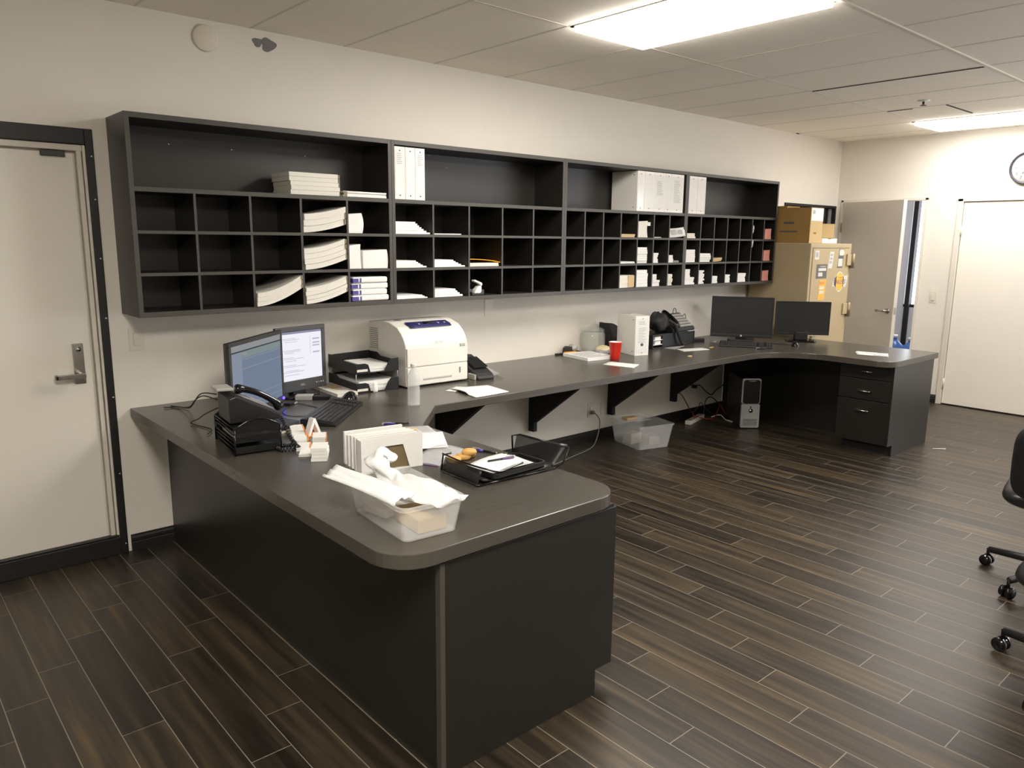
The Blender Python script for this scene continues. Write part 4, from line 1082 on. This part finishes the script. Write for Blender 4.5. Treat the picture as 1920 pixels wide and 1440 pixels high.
sheet('narrow white paper slip in front of the red cup', [(2.990, -.555), (3.045, -.790), (3.185, -.722), (3.115, -.505)], .001, th=.004)
# white binder standing
t = binder('thick white binder standing alone on the long counter', 0, .125, 0, .26, 0.0005, .305, None, title=((.10, .22), (.24, .27)))
t.location = (3.485, -.430, H+.0005); t.rotation_euler = (0, 0, radians(-17))
MB().tube([(.062, -.0035, .085), (.062, .0, .085)], .012, 14).build('finger_ring', M['ink'], t)
# far organizer and phone
t = thing('desk_organizer', 'black slotted desk organizer under the far phone', 'organizer', (3.885, -.285, H), radians(2.5))
w_, d_ = .61, .20
m = MB().box(0, .010, 0, d_, .0005, .105).box(.135, .147, 0, d_, .0005, .105).box(w_-.012, w_, 0, d_, .0005, .105).box(0, w_, 0, d_, .103, .115).box(0, w_, 0, d_, .0005, .010).box(.0, w_, d_-.006, d_, .0005, .105)
m.box(.147, w_, .004, .012, .010, .103)
m.build('case', M['black'], t, .002)
for z in (.030, .068): B(.010, .135, .0, d_-.01, z, z+.004).build('shelf', M['paper'], t)
for i, (z, hh) in enumerate(((.073, .024), (.035, .026))):
    o = B(.050, .126, .012, d_-.03, z, z+hh).build('paper_pile', M['paper']); place(o, (3.885, -.285, H), radians(2.5)); tag(o, ['white papers in the upper slot of the far organizer', 'white papers in the lower slot of the far organizer'][i], 'paper', 'papers in the far organizer')
pt = thing('desk_phone', 'black desk phone with rows of keys on the far organizer', 'phone', (4.165, -.278, H+.1165), radians(3))
pr2 = [(0, .0005), (.19, .0005), (.19, .125), (.165, .140), (.0, .026)]
MB().prism(pr2, 0, .32, 'x').build('body', M['black'], pt, .006)
sl_ = math.atan2(.114, .165)
Tk = Matrix.Translation((0, 0, .027)) @ Matrix.Rotation(sl_, 4, 'X')
B(.105, .312, .008, .190, -.001, .004, Tk).build('keypad_plate', M['gunmetal'], pt, .001)
kk = MB()
for i in range(5):
    for j in range(7): kk.box(.112+.028*j, .133+.028*j, .016+.034*i, .040+.034*i, .004, .008, Tk)
kk.build('keys', M['lgrey'], pt, .001)
hs = [Tk @ Vector(p) for p in ((.05, .005, .014), (.05, .03, .036), (.05, .10, .042), (.05, .17, .036), (.05, .195, .018))]
MB().tube(spline(hs, 5), [.018, .022, .024, .024, .022, .020, .018, .017, .017, .017, .017, .017, .017, .017, .018, .020, .022, .024, .024, .022, .018], 12).build('handset', M['blackg'], pt)
def lump(u, v):
    a_ = 2*pi*u; b_ = pi*v
    r_ = 1+.10*sin(3*a_+2*b_)+.07*sin(5*b_-2*a_)+.05*sin(7*a_)
    return (.098*r_*sin(b_)*cos(a_)+.02*cos(b_), .075*r_*sin(b_)*sin(a_), .082-.080*r_*cos(b_)*(1 if v > .5 else .98))
o = MB().grid(lump, 28, 18).tube(spline([(.06, -.05, .10), (.12, -.085, .06), (.155, -.10, -.02), (.20, -.11, -.10), (.235, -.12, -.110)], 5), .014, 8).build('cloth_bag', M['blackm'])
place(o, (4.050, -.205, H+.1235), radians(3)); tag(o, 'dark cloth bag slumped on the far organizer left of the phone', 'cloth bag')
o = sheet('white paper sticking out between the far phone and organizer', [(4.36, -.300), (4.50, -.285), (4.49, -.27), (4.36, -.275)], .002); o.location.z = H+.1162
tag(MB().tube(spline([(4.49, -.13, H+.23), (4.53, -.12, H+.24), (4.55, -.12, H+.18), (4.535, -.12, H+.12)], 8), .003, 6).tube(spline([(4.42, -.072, H+.24), (4.44, -.06, H+.285), (4.47, -.06, H+.285), (4.475, -.070, H+.24)], 8), .003, 6).build('cable', M['black']), 'black cable loops behind the far phone', 'cable')
o = MB().prism([(0, 0), (.26, .03), (.015, .10)], .0008, .0035, 'z').build('paper_sheet', M['lgrey']); place(o, (4.03, -.40, H), radians(12)); tag(o, 'grey triangular paper corner sticking out under the far organizer', 'paper')
sheet('white strip of paper on the counter before the far phone', [(4.056, -.397), (3.995, -.519), (4.255, -.582), (4.285, -.483)], .001, th=.0016)
o = MB().prism([(0, 0), (.05, .01), (.04, .03), (.01, .035)], .0006, .006, 'z').build('paper_scrap', M['tan']); place(o, (3.80, -.735, H), .5); tag(o, 'yellowish paper scrap near the front edge of the long counter', 'paper scrap')
o = MB().prism([(0, 0), (.05, -.01), (.055, .012), (.008, .016)], .0006, .004, 'z').build('paper_scrap', M['cookie']); place(o, (4.34, -.525, H), .1); tag(o, 'tiny reddish scrap near the far keyboard', 'paper scrap')
t = thing('telephone_adapter', 'small black adapter with a cord lying between phone and far keyboard', 'adapter', (4.62, -.215, H), radians(-30))
B(-.05, .05, -.02, .02, .0005, .030).build('body', M['black'], t, .006)
MB().tube(spline([(-.05, 0, .02), (-.11, .02, .012), (-.17, .06, .006)], 6), .004, 6).build('cord', M['black'], t)
keyboard('black keyboard on the far wing in front of the dark monitors', (4.668, -.655), radians(-60), .43, .15)
mouse('black mouse right of the far keyboard', (5.045, -.900), radians(30), 1.1)
monitor('monitor', 'left one of the two dark switched-off monitors on the far wing', (4.805, -.205), (5.085, -.655), .795, 1.155, .014, .026, 'neck', None, .05, 0, 'black')
m2 = monitor('monitor', 'right one of the two dark switched-off monitors, before the tan safe', (5.205, -.605), (5.520, -.955), .822, 1.118, .010, .016, 'pedestal', None, .05, 0, 'black')
mm = [o for o in bpy.data.objects if o.name.startswith('monitor') and o.get('label', '').startswith('left one')][0]
MB().ball((.0, -.003, .047), .010, n=10, m=8).build('logo_dot', M['silver'], mm)
pen('dark pen lying in front of the far keyboard', (4.64, -.86), (4.585, -.80), 'black', .005)
tag(MB().tube(spline([(4.98, -.62, .766), (5.02, -.72, .766), (5.10, -.80, .766), (5.20, -.80, .766), (5.27, -.78, .766)], 8), .004, 6).build('cable', M['black']), 'black mouse cable curving between the dark monitors', 'cable')
tag(MB().tube(spline([(5.42, -.72, .80), (5.50, -.74, .84), (5.53, -.76, .83), (5.50, -.79, .83)], 8), .003, 6).build('cable', M['black']), 'small cable hanging from the right dark monitor', 'cable')
o = sheet('white printed sheet lying near the corner of the far wing', [(5.085, -1.396), (4.960, -1.47), (5.02, -1.690), (5.20, -1.610)], .003, name='printed_sheet', th=.002)
MB().box(-.05, -.035, -.14, -.03, .0045, .005).box(.03, .04, -.12, .07, .0045, .005).build('printed_lines', M['ink'], o)
sheet('white sheet partly under the printed sheet on the far wing', [(5.15, -1.375), (5.06, -1.42), (5.09, -1.56), (5.20, -1.53)], .001, th=.0015)
o = B(-.02, .02, -.01, .01, .0005, .006).build('paper_scrap', M['silver']); place(o, (4.70, -.33, H), .3); tag(o, 'tiny pale scrap lying left of the far keyboard', 'paper scrap')

# ================================================================== UNDER THE COUNTER
t = thing('plastic_tote', 'clear plastic tote standing on the floor under the long counter', 'tote', (3.745, -.318, 0), radians(-14.7))
tub(t, .295, .350, .345, .410, .198)
B(-.172, .10, .0, .19, .190, .197).build('lid_flap', M['tub'], t, .003)
for i, (x_, y_, a_, sz, mt, lb) in enumerate(((-.055, .05, .2, (.12, .10, .09), 'paper2', 'cream packet inside the floor tote'), (.055, -.05, -.1, (.10, .13, .07), 'lgrey', 'grey packet inside the floor tote'))):
    o = B(-sz[0]/2, sz[0]/2, -sz[1]/2, sz[1]/2, 0, sz[2]).build('packet', M[mt], None, .006); place(o, (3.745+x_, -.318+y_, .0065), radians(-14.7)+a_); tag(o, lb, 'packet')
o = B(-.06, .06, -.035, .035, 0, .02).build('yellow_packet', M['cardlt'], None, .006); place(o, (3.69, -.24, .199), radians(-10)); tag(o, 'tan packet lying on top of the floor tote', 'packet')
t = thing('computer_tower', 'silver and black desktop computer tower standing under the far wing', 'computer', (4.838, -.545, 0), radians(-39.0))
w_, d_, h_ = .168, .40, .452
B(.002, w_-.002, .012, d_, .012, h_-.004).build('case', M['gunmetal'], t, .006)
MB().prism([(x_+w_/2, z_+.115) for x_, z_ in rbox(w_/2, .108, .014)], -.012, .014, 'y').build('silver_front', M['silver'], t, .004)
MB().prism([(x_+w_/2, z_+.338) for x_, z_ in rbox(w_/2, .114, .020)], -.008, .014, 'y').build('silver_rim', M['silver'], t, .004)
MB().prism([(x_+w_/2, z_+.334) for x_, z_ in rbox(w_/2-.010, .106, .022)], -.016, -.006, 'y').build('drive_door', M['blackg'], t, .003)
B(.055, .115, -.0168, -.015, .428, .432).build('drive_line', M['silver'], t)
MB().tube([(w_/2, -.020, .165), (w_/2, -.012, .165)], .019, 20).build('power_button', M['chrome'], t)
MB().tube([(w_/2, -.015, .195), (w_/2, -.012, .195)], .007, 14).build('round_badge', M['gunmetal'], t)
m = MB()
for z in (.030, .062): 
    for q in range(5): m.box(.020, w_-.020, -.0135, -.011, z+.0055*q, z+.003+.0055*q)
m.build('vents', M['grey'], t)
B(.016, w_-.016, -.016, -.011, .055, .060).box(.016, w_-.016, -.016, -.011, .087, .091).build('trim_lines', M['chrome'], t)
for x_, y_ in ((.02, .03), (.148, .03), (.02, .36), (.148, .36)): MB().tube([(x_, y_, .0005), (x_, y_, .013)], .012, 10).build('foot', M['blackm'], t)
tag(MB().tube(spline([(3.475, -.012, .245), (3.48, -.05, .24), (3.50, -.08, .19), (3.47, -.10, .10), (3.38, -.14, .02), (3.25, -.19, .006), (3.05, -.24, .006), (2.80, -.30, .006), (2.5, -.36, .006)], 10), .0045, 8).box(3.46, 3.49, -.035, -.012, .235, .258).build('power_cable', M['grey']), 'grey power cord running from the outlet along the floor', 'cord')
t = thing('power_strip', 'cream power strip lying on the floor by the wall', 'power strip', (4.58, -.175, 0), radians(15))
B(0, .36, -.028, .028, .0005, .036).build('body', M['paper2'], t, .006)
for i in range(5): B(.05+.06*i, .085+.06*i, -.014, .014, .036, .0368).build('socket', M['gunmetal'], t)
tag(MB().tube(spline([(4.86, -.035, .300), (4.90, -.06, .31), (4.96, -.09, .25), (5.04, -.10, .21), (5.12, -.10, .25), (5.30, -.10, .30), (5.345, -.10, .29)], 8), .005, 8).box(4.84, 4.875, -.05, -.012, .285, .315).build('power_cable', M['black']), 'black power cord drooping from the wall plug to the back panel', 'cord')
tag(MB().tube(spline([(4.62, -.012, .262), (4.65, -.04, .25), (4.70, -.07, .16), (4.74, -.10, .08), (4.80, -.12, .12), (4.86, -.11, .16), (4.92, -.12, .10), (4.97, -.15, .05)], 8), .004, 8).build('power_cable', M['gunmetal']), 'dark looping cord at the wall behind the power strip', 'cord')
tag(MB().tube(spline([(4.70, -.16, .04), (4.72, -.12, .09), (4.78, -.12, .04), (4.90, -.22, .02), (5.02, -.20, .10), (5.10, -.16, .12), (5.14, -.20, .03), (5.20, -.24, .006)], 8), .004, 8).build('network_cable', M['redcord']), 'red cable tangled beside the power strip', 'cable')
tag(MB().tube(spline([(5.00, -.14, .006), (5.05, -.20, .03), (5.00, -.30, .006), (4.985, -.38, .006), (5.02, -.30, .006)], 8), .005, 8).build('network_cable', M['paper2']), 'cream cable end lying left of the computer tower', 'cable')
tag(MB().tube(spline([(4.93, -.10, .02), (4.96, -.09, .15), (5.02, -.10, .19), (5.10, -.12, .14), (5.18, -.14, .04)], 8), .005, 8).build('power_cable', M['black']), 'black arched cord by the wall before the back panel', 'cord')
o = MB().tube([(0, 0, .004), (.10, .01, .004)], .0035, 6).build('cable_tie', M['paper2']); place(o, (5.46, -1.93, 0), -.9); tag(o, 'short pale stick lying on the floor beside the far pedestal', 'stick')

# ================================================================== SAFE AND BOXES
SX0, SX1, SY, SZ = 5.668, 6.470, -.648, 1.625
t = thing('safe', 'tall tan steel safe with stickers behind the far wing', 'safe', (SX0, SY, 0))
w_, d_ = SX1-SX0, -SY-.03
B(0, w_, .004, d_, .0005, SZ).build('body', M['safe'], t, .006)
B(.036, w_-.05, -.004, .010, .06, SZ-.045).build('door', M['safe'], t, .004)
B(.034, w_-.048, .001, .0045, SZ-.0445, SZ-.0395).build('door_gap', M['gunmetal'], t)
for z in (1.46, .985, .36):
    B(w_-.115, w_-.012, -.020, -.003, z-.045, z+.065).build('hinge_plate', M['safe'], t, .004)
    MB().tube([(w_-.012, -.020, z-.070), (w_-.012, -.020, z+.070)], .022, 12).build('hinge_pin', M['brass'], t)
B(.09, .16, -.03, -.004, .75, .77).tube([(.12, -.004, .85), (.12, -.06, .85)], .04, 16).build('lock_handle', M['steel'], t)
RXZ = (radians(90), 0, 0)
def sticker(x0, x1, z0, z1, mt, sk=0.):
    return MB().prism([(x0-SX0, z0), (x1-SX0, z0), (x1-SX0+sk, z1), (x0-SX0+sk, z1)], -.0055, -.0042, 'y').build('sticker', M[mt], t)
M['stk_white'] = simple('sticker_white', (.70, .68, .62, 1), .4)
M['stk_grey'] = simple('sticker_grey', (.13, .125, .125, 1), .4)
M['stk_yel'] = simple('sticker_yellow', (.80, .46, .10, 1), .4)
M['gold'] = simple('sticker_gold', (.86, .50, .06, 1), .4)
s1 = sticker(5.735, 5.815, 1.478, 1.560, 'stk_white'); B(.082, .13, -.006, -.0055, 1.50, 1.545).build('print_block', M['greyink'], s1)
s2 = sticker(6.000, 6.082, 1.393, 1.548, 'stk_white', .02)
for i in range(3): B(.355+.004*i, .405+.004*i, -.006, -.0055, 1.44+.034*i, 1.462+.034*i).build('print_block', M['greyink'], s2)
s3 = sticker(6.185, 6.290, 1.395, 1.572, 'stk_grey', .02)
MB().prism([(x_+.588, z_+1.540) for x_, z_ in rbox(.048, .028, .02)], -.0062, -.0055, 'y').build('white_figure', M['stk_white'], s3)
B(.528, .615, -.0062, -.0055, 1.41, 1.482).build('white_field', M['stk_white'], s3)
s4 = sticker(5.785, 5.985, 1.302, 1.434, 'stk_grey')
B(.155, .30, -.0060, -.0055, 1.372, 1.398).box(.155, .235, -.0060, -.0055, 1.322, 1.358).box(.19, .29, -.0060, -.0055, 1.410, 1.416).build('white_field', M['stk_white'], s4)
s5 = sticker(5.845, 5.975, 1.100, 1.290, 'stk_yel', .015)
for z, mt in ((1.245, 'orange'), (1.200, 'stk_white'), (1.160, 'stk_white'), (1.125, 'gold')):
    B(.20, .285, -.0060, -.0055, z, z+.026).build('print_block', M[mt], s5)
# round basketball-team decal
cx, cz = 6.255-SX0, 1.262
ell = lambda rx, rz: [(cx+rx*cos(2*pi*i/36), cz+rz*sin(2*pi*i/36)) for i in range(36)]
dec = MB().prism(ell(.088, .098), -.0056, -.0042, 'y').prism([(cx-.145, cz-.040), (cx-.10, cz+.050), (cx-.055, cz+.056), (cx+.06, cz+.050), (cx+.16, cz+.058), (cx+.155, cz+.0), (cx+.13, cz-.055), (cx+.085, cz-.05), (cx-.09, cz-.045)], -.0056, -.0042, 'y').build('team_decal', M['stk_white'], t)
MB().prism(ell(.073, .086), -.0063, -.0055, 'y').build('gold_ball', M['gold'], dec)
text('LAKERS', .062, M['purple'], dec, (cx+.005, -.0068, cz-.004), RXZ, sx=1.12)
B(cx-.105, cx-.088, -.0070, -.0062, cz-.035, cz+.045).build('tall_letter', M['purple'], dec)
text('LOS ANGELES', .016, M['orange'], dec, (cx+.02, -.0068, cz+.040), RXZ)
# cardboard boxes on the safe
t = thing('cardboard_box', 'large brown cardboard box with a white label on top of the safe', 'box', (5.700, -.600, SZ+.001), radians(0))
w_, d_, h_ = .235, .47, .322
B(0, w_, 0, d_, .0005, h_-.004).build('carton', M['card'], t, .003)
B(.004, w_-.004, -.0012, .0, .003, h_-.004).build('end_face', M['cardlt'], t)
B(.012, w_-.004, -.0024, -.0010, h_*.63, h_-.004).build('white_label', M['paper'], t)
B(.030, .075, -.0030, -.0022, h_*.82, h_*.93).build('label_print', M['greyink'], t)
B(.07, .12, -.0022, -.0010, h_*.26, h_*.31).build('printed_mark', M['brown'], t)
B(0.0, w_, .0, .235, h_-.003, h_+.001).build('top_flap', M['card'], t)
B(.0, w_, .24, d_, h_-.003, h_+.018).build('top_flap', M['card'], t)
text('FRAGILE', .045, M['ink'], t, (-.001, .27, .165), (radians(90), 0, radians(-90))).name = 'printed_mark'
B(-.0008, 0, .12, .30, .10, .112).box(-.0008, 0, .16, .26, .175, .195).build('printed_mark', M['ink'], t)
[bpy.data.objects.remove(o) for o in [q for q in t.children if q.name.startswith('printed_mark') and len(q.data.vertices) > 60]]
o = thing('paper_ream', 'white ream lying on the safe right of the large cardboard box', 'ream', (6.105, -.52, SZ+.001), radians(3))
B(0, .34, 0, .22, .0005, .046).build('wrapped_paper', M['paper'], o, .003)
t = thing('cardboard_box', 'small cardboard box on the white ream on the safe', 'box', (6.155, -.46, SZ+.0485), radians(-34))
B(0, .155, 0, .27, .0005, .135).build('carton', M['card'], t, .003)
B(.003, .152, -.0012, 0, .003, .132).build('end_face', M['cardlt'], t)
B(0, .155, 0, .27, .135, .139).build('top_flap', M['cardlt'], t)

# ================================================================== BEYOND THE HALF-OPEN DOOR
j0 = None
jl = ['blue water jug behind the half-open door, leftmost', 'blue water jug behind the half-open door, beside the window post', 'blue water jug behind the half-open door, nearest the door frame']
for i, (x_, y_) in enumerate(((9.05, -.10), (8.90, -.36), (8.62, -.60))):
    if j0 is None:
        j0 = thing('water_jug', jl[0], 'water jug', (x_, y_, 0), 0, 'blue water jugs beyond the half-open door')
        MB().lathe([(0, .004), (.11, .001), (.135, .02), (.135, .13), (.130, .14), (.135, .15), (.135, .28), (.125, .33), (.06, .40), (.030, .425), (.030, .45)], 28, None, False).build('jug_body', M['bluewater'], j0)
        MB().lathe([(0, .450), (.034, .450), (.034, .485), (0, .487)], 18).build('cap', M['white'], j0)
    else: dup(j0, (x_, y_, 0), .5*i, jl[i])

# ================================================================== OFFICE CHAIRS
def chair(label, x, y, rz, off):
    t = thing('office_chair', label, 'office chair', (x, y, 0), rz, 'black office chairs at the right edge')
    def fseat(u, v):
        a_ = 2*pi*u; b_ = pi*(v-.5)
        s_ = lambda q: math.copysign(abs(q)**.45, q)
        return (.26*s_(cos(a_))*cos(b_)**.4, .285*s_(sin(a_))*cos(b_)**.4, .455+.055*sin(b_)-.012*cos(a_)*cos(b_))
    MB().grid(fseat, 28, 10).build('seat', M['leather'], t)
    def fback(u, v):
        a_ = 2*pi*u; b_ = pi*(v-.5)
        s_ = lambda q: math.copysign(abs(q)**.5, q)
        z = .665+.185*s_(sin(b_)); y_ = .25*s_(cos(a_))*cos(b_)**.35
        return (-.26-.12*(z-.45)+.045*sin(a_)*cos(b_)**.4-.25*(y_*y_), y_, z)
    MB().grid(fback, 24, 18).build('backrest', M['leather'], t)
    MB().tube([(-.10, 0, .395), (-.24, 0, .39), (-.325, 0, .44), (-.345, 0, .62)], .022, 8).build('back_bracket', M['black'], t)
    MB().tube([(0, 0, .10), (0, 0, .28)], .030, 14).tube([(0, 0, .27), (0, 0, .42)], .018, 12).box(-.10, .10, -.08, .08, .385, .402).build('gas_column', M['black'], t)
    MB().tube([(0, 0, .075), (0, 0, .125)], .045, 16).build('hub', M['black'], t)
    for k in range(5):
        a_ = radians(72*k+off); c_, s_ = cos(a_), sin(a_)
        lg = MB().tube([(.03*c_, .03*s_, .105), (.17*c_, .17*s_, .100), (.335*c_, .335*s_, .085)], [.024, .021, .016], 10).build('base_leg', M['black'], t)
        m = MB()
        for off in (-.014, .014):
            p0 = Vector((.340*c_-off*s_*1.2, .340*s_+off*c_*1.2, .0285)); ax = Vector((-s_, c_, 0))
            m.tube([p0-ax*.008, p0+ax*.008], .028, 16)
        m.tube([(.338*c_, .338*s_, .045), (.338*c_, .338*s_, .09)], .008, 8).build('caster', M['blackg'], lg)
    return t
chair('black office chair at the right edge, the farther of two, backrest and seat in view', 3.22, -3.340, radians(11), 15)
chair('black office chair at the right edge, the nearer of two, only legs in view', 2.27, -3.665, radians(90), -15)
# ================================================================== CAMERA, WORLD
cam = bpy.data.cameras.new('camera'); co = bpy.data.objects.new('camera', cam); COL.objects.link(co)
yaw, pitch, roll = .8485, -.1871, .0103
f = Vector((cos(pitch)*cos(yaw), cos(pitch)*sin(yaw), sin(pitch)))
r = f.cross(Vector((0, 0, 1))).normalized(); u = r.cross(f)
R0 = cos(roll)*r+sin(roll)*u; R1 = -sin(roll)*r+cos(roll)*u
co.matrix_world = Matrix(((R0.x, R1.x, -f.x, -1.0569), (R0.y, R1.y, -f.y, -4.1645), (R0.z, R1.z, -f.z, 1.6326), (0, 0, 0, 1)))
cam.sensor_width = 36; cam.lens = 1431.642/1920*36; cam.clip_start = .05
S.camera = co
wd = bpy.data.worlds.new('world'); S.world = wd; wd.use_nodes = True
bg = wd.node_tree.nodes['Background']; bg.inputs['Color'].default_value = (.8, .85, 1, 1); bg.inputs['Strength'].default_value = .3
S.view_settings.view_transform = 'Standard'; S.view_settings.look = 'None'; S.view_settings.gamma = 1; S.view_settings.use_curve_mapping = False
S.view_settings.exposure = 0.62
S.cycles.max_bounces = 8; S.cycles.transparent_max_bounces = 16
S.cycles.sample_clamp_indirect = 6
